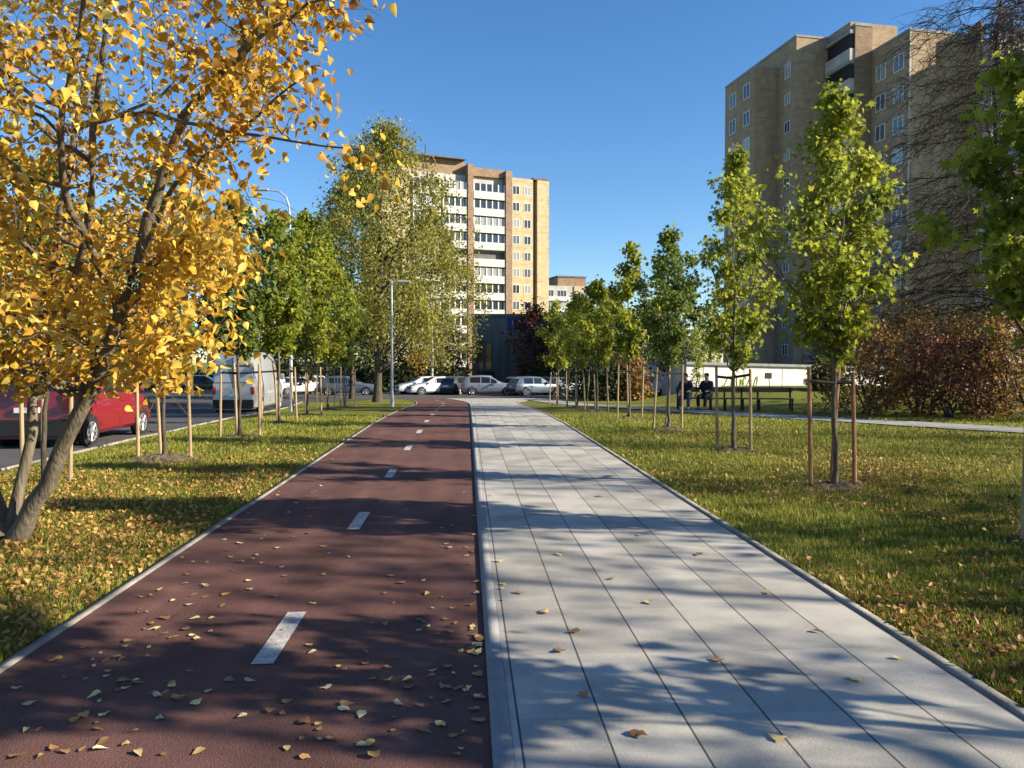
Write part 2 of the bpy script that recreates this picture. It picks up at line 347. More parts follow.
# road on the left and car park across the end
def redge(y): return float(np.interp(y, [-20, 22, 40, 50, 52], [-8.3, -8.3, -9.6, -10.6, -10.8]))
ys_r = list(range(-60, 52, 2))+[51]
struct(grid_sheet("road", lambda y: [-19, -14, redge(y)], ys_r, 'asphalt', .012))
kerb_ys = [y for y in ys_r if y < 51]
V = []
for y in kerb_ys:
    x = redge(y); z = z0(x, y); V += [(x-.005, y, z-.05), (x-.005, y, z+.045), (x+.075, y, z+.045), (x+.075, y, z-.05)]
struct(link("road_kerb", npmesh("road_kerb", V, [(4*j+i, 4*j+i+1, 4*j+i+5, 4*j+i+4) for j in range(len(kerb_ys)-1) for i in range(3)]), 'edging'))
struct(grid_sheet("car_park", lambda y: [-60, -19, -8, -6, 0, 9.5, 15, 30], [50.02, 52, 54, 56, 58, 60, 62, 64, 66, 68, 70, 72, 74, 76, 78, 80], 'asphalt', .014))
mb = MB()
for a, b in (((-17.0, 20), (-14.3, 31)), ((-13.2, 36), (-11.9, 44))):
    dx = .12
    mb.add([(a[0], a[1], z0(*a)+.02), (a[0]+dx, a[1], z0(*a)+.02), (b[0]+dx, b[1], z0(*b)+.02), (b[0], b[1], z0(*b)+.02)], [(0,1,2,3)])
struct(mb.build("road_marking", 'mark'))
# light foot path crossing the lawn on the right
pc = [(30.0, 4.5), (19.5, 11.2), (14.0, 16.4), (12.2, 18.2), (9.6, 22.3), (7.9, 25.9), (6.4, 30), (5.3, 35), (4.7, 40), (4.2, 47)]
def resample(pts, n):
    P = np.array(pts, float); d = np.r_[0, np.cumsum(np.linalg.norm(np.diff(P, axis=0), axis=1))]; t = np.linspace(0, d[-1], n)
    return np.stack([np.interp(t, d, P[:, i]) for i in range(P.shape[1])], 1)
pr = resample(pc, 60)
for _ in range(3): pr[1:-1] = (pr[:-2]+2*pr[1:-1]+pr[2:])/4
def ribbon(name, P, hw, m, dz, off=0.):
    T = np.gradient(P, axis=0); T /= np.linalg.norm(T, axis=1)[:, None]; Nn = np.stack([-T[:, 1], T[:, 0]], 1)
    V = []
    for p, n in zip(P, Nn):
        for s in (-1, 0, 1):
            q = p+n*(off+s*hw); V.append((q[0], q[1], z0(*q)+dz))
    return struct(link(name, npmesh(name, V, [(3*j+i, 3*j+i+1, 3*j+i+4, 3*j+i+3) for j in range(len(P)-1) for i in range(2)]), m))
ribbon("footpath", pr, .8, 'conc', .03)

# ------------------------------------------------------------------ vegetation tools
def tpl(outline, center, fold):
    """leaf template: fan round a centre, sides lifted by fold"""
    P = [(center[0], center[1], 0)]+[(x, y, fold*abs(x)-.25*fold*y*y) for x, y in outline]
    n = len(outline); return np.array(P, float), np.array([(0, 1+i, 1+(i+1) % n) for i in range(n)])
T_HEART = tpl([(0,0),(.27,-.05),(.44,.2),(.36,.45),(.2,.72),(.03,1.05),(-.17,.76),(-.38,.5),(-.42,.2),(-.25,-.05)], (0,.38), .45)
T_MAPLE = tpl([(0,0),(.30,.0),(.22,.18),(.62,.32),(.30,.45),(.42,.82),(.10,.64),(0,1.08),(-.10,.64),(-.42,.82),(-.30,.45),(-.62,.32),(-.22,.18),(-.30,.0)], (0,.4), .3)
T_QUAD = (np.array([(0,0,0),(.36,.45,.1),(0,1,-.06),(-.36,.45,.1)], float), np.array([(0,1,2),(0,2,3)]))
def leaves(pos, size, tplt, r, droop=.6, flat=0.):
    """vectorised leaves: pos (n,3), size (n,), random axis biased down by droop, normals biased up by flat"""
    n = len(pos); V0, F0 = tplt
    a = r.normal(size=(n, 3)); a /= np.linalg.norm(a, axis=1)[:, None]; a[:, 2] = a[:, 2]*(1-.5*droop)-droop; a /= np.linalg.norm(a, axis=1)[:, None]
    b = r.normal(size=(n, 3)); b[:, 2] += flat*3
    nrm = b-(b*a).sum(1)[:, None]*a; nrm /= np.linalg.norm(nrm, axis=1)[:, None]; x = np.cross(a, nrm)
    V = pos[:, None, :]+size[:, None, None]*(V0[None, :, 0:1]*x[:, None, :]+V0[None, :, 1:2]*a[:, None, :]+V0[None, :, 2:3]*nrm[:, None, :])
    Fc = (F0[None]+(np.arange(n)*len(V0))[:, None, None]).reshape(-1, 3)
    return V.reshape(-1, 3), Fc
def tubes_np(paths, sides=5):
    """list of (P (k,3), r (k,)) -> V, F(quads)"""
    Vs = []; Fs = []; off = 0
    ang = np.arange(10)
    for P, rr in paths:
        k = len(P); sd_ = sides if rr[0] > .02 else (4 if rr[0] > .008 else 3)
        T = np.gradient(P, axis=0); T /= np.linalg.norm(T, axis=1)[:, None]+1e-9
        ref = np.where(np.abs(T[:, 2:3]) < .9, np.array([[0, 0, 1.]]), np.array([[1., 0, 0]]))
        A = np.cross(T, ref); A /= np.linalg.norm(A, axis=1)[:, None]+1e-9; B = np.cross(T, A)
        th = np.arange(sd_)*2*np.pi/sd_
        V = P[:, None]+rr[:, None, None]*(np.cos(th)[None, :, None]*A[:, None]+np.sin(th)[None, :, None]*B[:, None])
        Vs.append(V.reshape(-1, 3)); i = np.arange(k-1)[:, None]*sd_; j = np.arange(sd_)[None]; j2 = (j+1) % sd_
        Fs.append((np.stack([i+j, i+j2, i+sd_+j2, i+sd_+j], -1).reshape(-1, 4)+off)); off += k*sd_
    return np.concatenate(Vs), np.concatenate(Fs)
def curve(a, b, lift, r, k=7, wob=.03):
    """branch from a to b; lift bends it up (or down if negative)"""
    a, b = np.array(a, float), np.array(b, float); L_ = np.linalg.norm(b-a); t = np.linspace(0, 1, k)[:, None]
    P = a+(b-a)*t; P[:, 2:3] += lift*L_*4*t*(1-t)*.5
    w_ = r.normal(size=(k, 3))*wob*L_; w_[0] = 0; w_[-1] *= .3; return P+w_
def make_tree(parent, r, stems, mains, twigs, nleaf, lsize, tplt, leafm, barkm, main_lift=-.25, twig_lift=.1, spread=.16,
              droop=.6, hang=0., r_main=.35, r_twig=.2, sub=0, stem_sides=9, tw0=.006, trunk_name='trunk', low=.3, min_z=-9, prune=None):
    """stems: [(P,r)] relative to the tree's base; mains/twigs: target points the branches grow to"""
    paths = []; SP = np.concatenate([s[0] for s in stems]); SR = np.concatenate([s[1] for s in stems])
    bp = []; brad = []
    for s in stems: bp.append(s[0][len(s[0])//3:]); brad.append(s[1][len(s[0])//3:])
    for tgt in mains:
        d = np.linalg.norm(SP-tgt, axis=1)
        cost = d+np.where(SP[:, 2] > tgt[2]-low*d, 3*np.abs(SP[:, 2]-tgt[2]+low*d), 0)+np.where(SP[:, 2] < min_z, 50, 0); i = int(np.argmin(cost))
        P = curve(SP[i], tgt, main_lift, r, 8, .025); r0 = min(SR[i]*.7, .012+r_main*.045*np.linalg.norm(tgt-SP[i]))
        rr = np.linspace(r0, tw0, 8); paths.append((P, rr)); bp.append(P[2:]); brad.append(rr[2:])
    BP = np.concatenate(bp); BR = np.concatenate(brad); lp = []
    for tgt in twigs:
        d = np.linalg.norm(BP-tgt, axis=1); i = int(np.argmin(d+r.random(len(d))*.15)); L_ = d[i]
        if L_ > 2.8 and hang == 0: tgt = BP[i]+(tgt-BP[i])*2.8/L_
        P = curve(BP[i], tgt, twig_lift, r, 6, .04)
        if hang: P = np.concatenate([P, P[-1]+np.array([[r.normal()*.1, r.normal()*.1, -hang*.5*(.5+r.random())], [r.normal()*.15, r.normal()*.15, -hang*(.6+.6*r.random())]])])
        r0 = min(BR[i]*.8, .004+r_twig*.02*L_+tw0*.5); paths.append((P, np.linspace(r0, tw0*.4, len(P))))
        for _ in range(sub):
            q = P[r.integers(2, len(P))]; e = q+(r.normal(size=3)*.5+(P[-1]-P[0])/(L_+.1)*.4)*min(.5, L_*.5+.15)
            paths.append((curve(q, e, twig_lift, r, 4, .05), np.linspace(tw0*.5, tw0*.3, 4)))
        if nleaf:
            n = max(1, int(nleaf*(.6+.8*r.random()))); t = r.random(n)**.6*(len(P)-1.001); i0 = t.astype(int); fr = (t-i0)[:, None]
            lp.append(P[i0]*(1-fr)+P[i0+1]*fr+r.normal(size=(n, 3))*spread)
    V, Fc = tubes_np([(s[0], s[1]) for s in stems]+paths, stem_sides)
    link(trunk_name, npmesh(trunk_name, V, Fc, True), barkm, parent)
    if nleaf:
        P = np.concatenate(lp)
        if prune is not None: P = P[prune(P)]
        V, Fc = leaves(P, lsize*(.5+.85*r.random(len(P))), tplt, r, droop)
        link('crown', npmesh('crown', V, Fc), leafm, parent)
def stem(pts, r0, r1, r, k=14, wob=.02):
    P = resample(pts, k)
    for _ in range(2): P[1:-1] = (P[:-2]+2*P[1:-1]+P[2:])/4
    w_ = r.normal(size=P.shape)*wob; w_[0] = 0; rad = np.linspace(r0, r1, k); rad[0] *= 1.45; rad[1] *= 1.12; return (P+w_, rad)
def in_crown(n, r, zb, zt, prof, ax=1., gaps=.0, seed=0, inner=.35):
    """points inside a crown whose radius is prof(t) at relative height t"""
    out = []
    while len(out) < n:
        t = r.random(); th = r.random()*2*np.pi; rad = prof(t)*(inner+(1-inner)*math.sqrt(r.random()))
        lump = 1+.22*math.sin(3*th+seed+5*t)+.16*math.sin(7*t*3+2*th+seed*1.7)
        out.append((rad*lump*math.cos(th)*ax, rad*lump*math.sin(th), zb+(zt-zb)*t))
    return np.array(out)

def stakes_frame(x, y, label, seed, h=1.5, rad=.36, mat_='wood', tree_r=.03, rot=None):
    r_ = random.Random(seed); t = thing('tree_stakes', label, 'stakes', (x, y, z0(x, y)), 0, 'wooden stake frames holding the young trees')
    a0 = rot if rot is not None else r_.uniform(-.35, .35)
    for k, a in enumerate((a0, a0+math.pi*.97, math.atan2(y, x)+.12)):
        bx, by = rad*math.cos(a), rad*math.sin(a); tx, ty = bx+r_.uniform(-.09, .09), by+r_.uniform(-.07, .07); hh = h+r_.uniform(-.06, .1)
        MB().tube([(bx, by, -.1), ((bx+tx)/2, (by+ty)/2, hh/2), (tx, ty, hh)], [.028, .027, .025], 9).build('stake', mat_, t, False)
        zb = h-.09-r_.uniform(0, .06)
        MB().tube([(tx, ty, zb), (0, 0, zb-.03+r_.uniform(-.02, .05))], .027, 6).build('rail', 'rail', t)
    return t

def mound(x, y, seed, rad=.55, h=.09):
    r_ = np.random.default_rng(seed); V = [(x, y, z0(x, y)+h*.7)]; nr, na = 6, 22
    for i in range(1, nr+1):
        for k in range(na):
            th = 2*np.pi*k/na; rr = rad*i/nr*(1+.12*math.sin(3*th+seed)); hh = h*(math.cos(min(i/nr, 1)*math.pi)*.5+.5)*(1 if i < nr else 0)+r_.normal()*.012-(.03 if i == nr else 0)
            V.append((x+rr*math.cos(th), y+rr*math.sin(th), z0(x, y)+hh))
    Fc = [(0, 1+k, 1+(k+1) % na, 1+(k+1) % na) for k in range(na)]
    f4 = [(1+(i-1)*na+k, 1+(i-1)*na+(k+1) % na, 1+i*na+(k+1) % na, 1+i*na+k) for i in range(1, nr) for k in range(na)]
    me = bpy.data.meshes.new('soil_mound'); me.from_pydata(V, [], [f[:3] for f in Fc]+f4); me.update()
    return struct(link('soil_mound', me, 'soil'))

# ------------------------------------------------------------------ buildings
def window_proto(w_, h_, sash=2):
    """frame ring with mullions (window) + pane; local x = along wall, -y = outward"""
    mb = MB(); t = .07
    mb.box((-w_/2, -.05, -h_/2), (w_/2, 0, -h_/2+t)).box((-w_/2, -.05, h_/2-t), (w_/2, 0, h_/2)).box((-w_/2, -.05, -h_/2+t), (-w_/2+t, 0, h_/2-t)).box((w_/2-t, -.05, -h_/2+t), (w_/2, 0, h_/2-t))
    for k in range(1, sash):
        xx = -w_/2+w_*k/sash; mb.box((xx-.035, -.045, -h_/2+t), (xx+.035, 0, h_/2-t))
    f = mb.build('window', 'frame'); p = MB().box((-w_/2+t, -.012, -h_/2+t), (w_/2-t, -.004, h_/2-t)).build('pane', 'glass', f)
    return f, p
def place_window(proto, parent, mtx, first):
    f, p = proto
    if first: f.parent = parent; f.matrix_local = mtx; return
    f2 = f.copy(); COL.objects.link(f2); f2.parent = parent; f2.matrix_local = mtx
    p2 = p.copy(); COL.objects.link(p2); p2.parent = f2
def wall_m(u0, v0, ang):       # local frame on a wall: x along wall, -y outward
    return Matrix.Translation((u0, v0, 0)) @ Matrix.Rotation(ang, 4, 'Z')
GZ = -1.45
def tower_right():
    ang = R(8.5); U_ = np.array([math.cos(ang), math.sin(ang)]); V_ = np.array([-U_[1], U_[0]])
    def hit(P, d, px):            # distance along d from P to the line of sight of column px
        r_ = np.array(W(px, 1.)); return float((P[1]*r_[0]-P[0]*r_[1])/(d[0]*r_[1]-d[1]*r_[0]))
    o = thing('apartment_tower', 'tall tan brick apartment tower with stepped corners rising behind the green trees on the right', 'building', (0, 0, GZ), ang)
    C = np.array(W(905, 69.)); uv = lambda P: (float(P@U_), float(P@V_))
    uD, vD = uv(C); s1 = hit(C, U_, 965)
    P = C+V_*hit(C, V_, 868); vC = uv(P)[1]; P = P+U_*hit(P, U_, 851); uC = uv(P)[0]
    P = P+V_*hit(P, V_, 825); vB = uv(P)[1]; P = P+U_*hit(P, U_, 793); uB = uv(P)[0]
    P = P+V_*hit(P, V_, 775); vA = uv(P)[1]; P = P+U_*hit(P, U_, 752); uA = uv(P)[0]
    P = P+V_*hit(P, V_, 723); vE = uv(P)[1]; H = EYE-GZ
    def ht(u, v, py): q = U_*u+V_*v; return (361-py)/F*(q[0]*math.sin(YAW)+q[1]*math.cos(YAW))+H
    hA, hB, hC, hD = ht(uA, vA, 71), ht(uB, vB, 41), ht(uC, vC, 30), ht(uD, vD, 35); e = .003
    uR = uD+s1
    for m, u0, u1, v0, h in (('brick_tan', uA, uB-e, vA, hA), ('brick_tan', uB, uC-e, vB, hB), ('brick_tan2', uC, uD-e, vC, hC), ('brick_tan', uD, uR-e, vD, hD), ('plaster', uR, uR+6.2, vD-3.0, hD-1.2), ('brick_tan', uR+6.2+e, uR+13, vD-2.2, hD-.5)):
        w_ = MB().box((u0, v0, 0), (u1, vE, h)).build('wall', m, o)
        MB().box((u0-.06, v0-.06, h+.002), (u1+.02, vE, h+.22)).build('parapet', 'conc', w_)
    MB().box((uD+.3, vC+1.2, hD+.23), (uD+3.6, vE-2, hC+.9)).build('penthouse', 'brick_tan', o); MB().box((uC+.3, vC+1.2, hC+.23), (uD+.29, vE-2, hC+.9)).build('penthouse', 'brick_tan', o)
    for u, v, h in ((uD, vD, hD),):
        MB().box((u-.07, v-.07, 0), (u+.07, v+.02, h)).build('corner_strip', 'plaster', o)
    MB().box((uR-.25, vD-1.4, 0), (uR-.005, vD-.002, hD+.8)).build('fin', 'brick_tan', o)
    pw = window_proto(1.35, 1.5, 2); first = True; L = Matrix.Rotation(R(-90), 4, 'Z')
    for k in range(11):
        z = hA-1.9-2.8*k
        for f in (.25, .72): place_window(pw, o, Matrix.Translation((uA, vA+(vE-vA)*f, z)) @ L, first); first = False
        for f in (.27, .75): place_window(pw, o, Matrix.Translation((uD, vD+(vC-vD)*f, hD-2.3-2.8*k)) @ L, False)
        place_window(pw, o, Matrix.Translation((uB, vB+(vA-vB)*.45, hB-2.8-2.8*k)) @ L @ Matrix.Diagonal((.75, 1, .75 if k else 1, 1)), False)
        z = hC-.4-2.8*k
        MB().box((uC-.5, vC+.1, z-2.75), (uC-.004, vB-.1, z-1.7)).build('balcony', 'plaster', o)
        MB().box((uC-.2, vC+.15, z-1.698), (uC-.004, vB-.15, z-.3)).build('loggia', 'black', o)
        MB().box((uC-.5, vC+.1, z-.298), (uC-.004, vB-.1, z+.05)).build('balcony_slab', 'conc', o)
        if k < 10:
            z = hD-2.0-2.8*k
            MB().box((uR-.45, vD-2.9, z-2.6), (uR-.004, vD-1.45, z-1.6)).build('balcony', 'white', o)
            MB().box((uR+.7, vD-3.5, z-2.6), (uR+5.6, vD-3.004, z-1.6)).build('balcony', 'white', o)
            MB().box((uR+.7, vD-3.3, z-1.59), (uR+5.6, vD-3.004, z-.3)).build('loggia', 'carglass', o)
    MB().box((uC-2.6, vC+.2, 3.3), (uC-.51, vB-.3, 3.75)).build('canopy', 'conc_dark', o)
    a = MB().box((uB+1.2, vB-.6, 3.0), (uB+2.3, vB-.004, 3.8)).build('air_conditioner', 'white', o, bevel=.03)
    MB().tube([(uB+1.75, vB-.61, 3.4), (uB+1.75, vB-.65, 3.4)], .26, 18).build('grille', 'dark_metal', a)
tower_right()

def tower_far():
    px, D = 540, 134; x, y = W(px, D)
    o = thing('apartment_block', 'sunlit yellow brick apartment block with white balconies in the middle distance', 'building', (x, y, GZ), R(20))
    s = D/F/math.cos(R(18))*1.06   # metres of wall per picture pixel
    H = 31.2+1.65+1.45
    def U(p): return (p-540)*s
    MB().box((U(511), 0, 0), (U(533), 14, H)).build('wall', 'brick', o)
    MB().box((U(533), .8, 0), (U(536.5), 14, H-.3)).build('wall', 'brick_red', o)
    MB().box((U(536.5), -.3, 0), (U(548), 13, H-.1)).build('wall', 'brick', o)
    MB().box((U(505), -.9, 0), (U(511)-.01, 14, H+.8)).build('pilaster', 'brick_red', o)
    MB().box((U(475), .3, 0), (U(505)-.01, 14, H-.4)).build('wall', 'plaster', o)
    MB().box((U(475), -.2, H-.398), (U(505)-.01, 14, H+1.0)).build('parapet', 'brick_red', o)
    MB().box((U(470), -.9, 0), (U(475)-.01, 14, H+1.3)).build('pilaster', 'brick_red', o)
    MB().box((U(420), .3, 0), (U(470)-.01, 14, H-.4)).build('wall', 'plaster', o)
    MB().box((U(410), .6, H-.398), (U(470)-.01, 14, H+2.0)).build('parapet', 'brick_red', o)
    MB().box((U(395), -.4, 0), (U(420)-.01, 14, H)).build('wall', 'brick', o)
    MB().box((U(380), -.5, H+2.002), (U(469), 14, H+2.2)).build('roof', 'roof', o)
    MB().box((U(533), -.1, H+.002), (U(548), 13, H+.35)).build('roof', 'roof', o)
    MB().tube([(U(440), 4, H+1.9), (U(440), 4, H+5)], .08, 5).build('aerial', 'dark_metal', o)
    pw = window_proto(1.3, 1.5, 2); first = True
    for k in range(11):
        z = H-2.1-2.8*k
        for p in (516.5, 527.5):
            place_window(pw, o, Matrix.Translation((U(p), 0, z)), first); first = False
        for p0, p1 in ((475.6, 504.6), (448, 469.5), (422, 446)):
            MB().box((U(p0), -.75, z-2.1), (U(p1), .28, z-.85)).build('balcony', 'white', o)
            n = 5 if p1 > 500 else 4
            if k != 4:
                g = MB().box((U(p0)+.05, -.5, z-.848), (U(p1)-.05, .28, z+.45)).build('balcony_glazing', 'glass', o)
                for i in range(n+1):
                    uu = U(p0)+.1+(U(p1)-U(p0)-.2)*i/n; MB().box((uu-.09, -.62, z-.846), (uu+.09, -.501, z+.45)).build('mullion', 'frame', g)
            else:
                MB().box((U(p0)+.05, .1, z-.848), (U(p1)-.05, .28, z+.45)).build('balcony_recess', 'roof', o)
tower_far()

def small_far():
    x, y = W(566, 205)
    o = thing('apartment_block', 'small pinkish apartment block seen far off between the yellow block and the trees', 'building', (x, y, GZ), R(14))
    MB().box((-7, 0, 0), (6, 12, 23)).build('wall', 'plaster', o); MB().box((-2, 1, 23.002), (6, 11, 25.4)).build('penthouse', 'brick_red', o)
    MB().box((2.2, -.25, 0), (6, 0-.002, 23)).build('wall', mat("pink_plaster", (.5,.36,.28)), o)
    MB().box((-2.2, .8, 25.402), (6.2, 11.2, 25.8)).build('roof', 'roof', o)
    pw = window_proto(2.6, 1.7, 3); pn = window_proto(1.4, 1.5, 1); first = True
    for k in range(8):
        z = 21-2.9*k
        for u in (-4.8, -1.2): place_window(pw, o, Matrix.Translation((u, -.01, z)), first); first = False
        place_window(pn, o, Matrix.Translation((4.2, -.26, z)), k == 0)
        MB().box((-6.6, -.5, z-2.0), (.8, -.003, z-.95)).build('balcony', 'white', o)
small_far()

def shop():
    x, y = W(472, 86); o = thing('shop_building', 'dark low shop building with a small blue sign behind the parked cars', 'building', (x, y, GZ), R(-3))
    m = mat("dark_cladding", (.13,.12,.105), (.20,.185,.165), .8, .7, stretch=(3,3,.3))
    MB().box((0, 0, 0), (9.0, 14, 8.0)).build('wall', m, o); MB().box((-.15, -.15, 8.002), (9.15, 14.1, 8.35)).build('roof', 'roof', o)
    MB().box((4.3, -.02-1.5, 0), (9.3, -.002, 5.5)).build('porch', m, o)
    for k in range(2):
        w_ = MB().box((.6+k*.9, -.05, 1.0), (1.3+k*.9, -.004, 5.2)).build('window', 'dark_metal', o)
        MB().box((.66+k*.9, -.06, 1.1), (1.24+k*.9, -.052, 5.1)).build('pane', 'carglass', w_)
    MB().box((1.3, -.3, .02), (2.5, -.07, 1.9)).build('door', 'dark_metal', o)
    s = MB().box((4.0, -.14, 6.7), (6.6, -.004, 7.9)).build('sign', mat("sign_blue", (.02,.05,.25)), o)
    mb = MB()   # unreadable white lettering of the shop sign
    for k, (a, h) in enumerate(((0, .5), (.34, .5), (.6, .32), (.9, .5), (1.2, .32), (1.5, .32))):
        mb.box((4.5+a, -.16, 7.1), (4.58+a, -.142, 7.1+h)); mb.box((4.5+a, -.16, 7.1+(h-.08)*(k % 2)), (4.75+a, -.143, 7.18+(h-.08)*(k % 2)))
    mb.build('lettering', 'white', s)
shop()

def garage():
    xa, ya = W(686, 44); xb, yb = W(890, 51)
    d = Vector((xb-xa, yb-ya)); L_ = d.length; o = thing('garage_row', 'long low white garage wall with yellow green graffiti behind the benches', 'garage', (xa, ya, -.75), math.atan2(d.y, d.x)); o.rotation_euler[1] = R(1.2)
    MB().box((0, 0, 0), (L_, 5, 2.2)).build('wall', 'white', o); MB().box((-.15, -.18, 2.202), (L_+.1, 5.1, 2.36)).build('roof', 'conc_dark', o)
    m = mat("graffiti_paint", (.32,.40,.03), (.50,.55,.08), 6, .7); mb = MB(); r_ = random.Random(3)
    for k in range(6):
        u = 3.1+k*.36; pts = []
        for i in range(7):
            a = i/6*math.pi*(1.2+.5*r_.random()); pts.append((u+.24*math.cos(a+k)+.05*i*(k % 3-1), -.012, 1.25+.38*math.sin(a*1.5+k*.9)))
        mb.tube(pts, .038, 4)
    mb.build('graffiti', m, o)
    for k in range(int(L_/3)): MB().box((1.2+3*k, -.02, .02), (1.26+3*k, -.002, 2.19)).build('pilaster', 'plaster', o)
    for k in (9, 12): 
        w_ = MB().box((k, -.04, 1.15), (k+.5, -.004, 1.5)).build('vent', 'conc_dark', o)
garage()

# ------------------------------------------------------------------ vehicles
def vehicle(name, label, cat, x, y, rz, paint, kind, L_=4.3, Wd=1.78, Ht=1.5, group=None, wheels_r=.32, glass_side=True):
    """local x forward, origin at ground centre. stations: t (0 rear .. 1 front), belt z, roof z, roof half-width factor"""
    o = thing(name, label, cat, (x, y, z0(x, y)+.015), rz, group); hw = Wd/2
    S = {'hatch': [(0,.62,.80,.80),(.02,.95,.97,.86),(.06,.98,1.38,.74),(.14,.97,1.47,.76),(.35,.95,1.5,.78),(.52,.94,1.47,.77),(.70,.93,1.05,.80),(.74,.92,.97,.84),(.93,.80,.84,.80),(1,.58,.66,.74)],
         'sedan': [(0,.65,.85,.80),(.03,.92,.97,.84),(.16,.95,1.02,.82),(.28,.95,1.36,.72),(.38,.94,1.46,.74),(.55,.93,1.45,.75),(.71,.92,1.02,.80),(.75,.90,.95,.84),(.94,.76,.80,.80),(1,.56,.62,.74)],
         'suv': [(0,.65,.82,.82),(.02,1.0,1.04,.86),(.07,1.03,1.46,.76),(.15,1.02,1.60,.78),(.35,1.0,1.65,.80),(.52,.99,1.60,.79),(.69,.98,1.10,.82),(.73,.97,1.02,.86),(.93,.86,.90,.82),(1,.62,.72,.76)],
         'mini_van': [(0,.55,.75,.90),(.012,1.02,1.10,.92),(.03,1.05,1.72,.86),(.07,1.05,1.80,.84),(.35,1.03,1.83,.85),(.60,1.02,1.80,.84),(.78,1.0,1.14,.84),(.81,.98,1.05,.86),(.94,.84,.90,.82),(1,.60,.70,.76)],
         'van': [(0,.60,.9,.96),(.008,1.25,1.5,.96),(.02,1.3,2.42,.84),(.05,1.3,2.55,.80),(.40,1.3,2.6,.80),(.72,1.3,2.55,.80),(.88,1.2,1.4,.86),(.90,1.15,1.22,.88),(.97,.95,1.05,.86),(1,.65,.8,.82)]}[kind]
    sc_ = Ht/max(s[2] for s in S); ST = [(t, b*sc_, z*sc_, wf) for t, b, z, wf in S]
    zb = .22
    def ring(t, b, z, wf):
        xx = (t-.5)*L_; e = min(t, 1-t); tap = 1-.12*max(0, 1-e/.10)**2
        h = hw*tap; crown = min(.05, (z-b)*.3)
        half = [(0, zb), (h*.86, zb), (h*.97, zb+.10), (h, zb+(b-zb)*.5), (h*.985, b*.96), (h*.955, b), (h*wf+(h*.955-h*wf)*.10, b+(z-b)*.86), (h*wf*.93, z-crown*.4), (h*wf*.5, z+.012), (0, z+.018)]
        return xx, half
    rings = [ring(*s) for s in ST]; n = len(rings[0][1]); V = []; Fc = []
    for xx, half in rings:
        V += [(xx, -a, c) for a, c in half]+[(xx, a, c) for a, c in half[-2:0:-1]]
    m_ = 2*n-2
    for j in range(len(rings)-1): Fc += [(j*m_+k, j*m_+(k+1) % m_, (j+1)*m_+(k+1) % m_, (j+1)*m_+k) for k in range(m_)]
    Fc += [tuple(range(m_)), tuple(range((len(rings)-1)*m_, len(rings)*m_))[::-1]]
    b_ = MB().add(V, Fc); body = b_.build('body', paint, o, True)
    md = body.modifiers.new('edge', 'EDGE_SPLIT'); md.split_angle = R(38)
    def side(sgn, j0, j1, f0, f1, ts0=0., ts1=1.):
        """patch of the greenhouse side between stations, between belt(f=0) and rail(f=1)"""
        vs = []
        for j, tt in ((j0, ts0), (j1, ts1)):
            jn = min(j+1, len(rings)-1) if tt else j
            (xa, ha), (xb, hb) = rings[j], rings[jn]
            for f in (f0, f1):
                pa = (ha[5][0]+(ha[6][0]-ha[5][0])*f, ha[5][1]+(ha[6][1]-ha[5][1])*f); pb = (hb[5][0]+(hb[6][0]-hb[5][0])*f, hb[5][1]+(hb[6][1]-hb[5][1])*f)
                q = (pa[0]+(pb[0]-pa[0])*tt, pa[1]+(pb[1]-pa[1])*tt); xx = xa+(xb-xa)*tt
                vs.append((xx, sgn*(q[0]+.007), q[1]))
        return vs
    tall = kind == 'van'; roofs = [j for j in range(len(ST)) if ST[j][2]-ST[j][1] > .3*sc_]
    ja, jb = roofs[0], roofs[-1]
    for sgn in (-1, 1):
        spans = []
        if tall: spans = [(jb-1, .75, jb, .75)] 
        else:
            js = list(range(ja+1, jb)); 
            for j in js: spans.append((j, .04, j, .93))
            spans.append((jb, 0.02, jb, .62))
        for (j, a, j2, c) in spans:
            q0 = side(sgn, j, j, .08, .93, a, c)[0:2] if False else None
            vs = side(sgn, j, j2, .08, .95 if j < jb else .9, a, c)
            (p0, p1, p2, p3) = vs
            MB().add([p0, p1, p3, p2], [(0, 1, 2, 3)]).build('window', 'carglass', o)
        if tall:   # door and panel creases
            mb = MB()
            for tt in (.22, .48, .70): mb.box(((tt-.5)*L_, sgn*hw*.99-.006, .45), ((tt-.5)*L_+.02, sgn*hw*.99+.006, 1.25))
            mb.build('door_seam', 'black', o)
        else:
            mb = MB()
            for tt in (.30, .52, .72): mb.box(((tt-.5)*L_, sgn*hw*.985-.006, .40), ((tt-.5)*L_+.012, sgn*hw*.985+.014, ST[4][1]*.93))
            mb.build('door_seam', 'black', o)
            for tt in (.33, .55): MB().box(((tt-.5)*L_, sgn*(hw*.985+.01)-.02, ST[4][1]*.84), ((tt-.5)*L_+.17, sgn*(hw*.985+.01)+.02, ST[4][1]*.84+.03)).build('door_handle', paint, o, bevel=.006)
        mx = (ST[jb+1][0]-.06-.5)*L_
        MB().box((mx-.06, sgn*(hw+.12)-.09, ST[jb][1]+.05), (mx+.06, sgn*(hw+.12)+.09, ST[jb][1]+.20+(.15 if tall else 0))).build('mirror', paint, o, bevel=.03)
    def across(j0, j1, f0, f1, name, wk=.9):
        (xa, ha), (xb, hb) = rings[j0], rings[j1]
        za, wa, zb2, wb = ha[8][1], ha[7][0], hb[8][1], hb[7][0]
        p = []
        for f in (f0, f1):
            xx = xa+(xb-xa)*f; zz = za+(zb2-za)*f+.006; ww = (wa+(wb-wa)*f)*wk
            dx = .012 if xb < xa else -.012; sg = -1 if j0 < 2 else 1
            p += [(xx+sg*.012, -ww, zz-.0), (xx+sg*.012, ww, zz-.0)]
        MB().add([p[0], p[1], p[3], p[2]], [(0, 1, 2, 3)]).build(name, 'carglass', o)
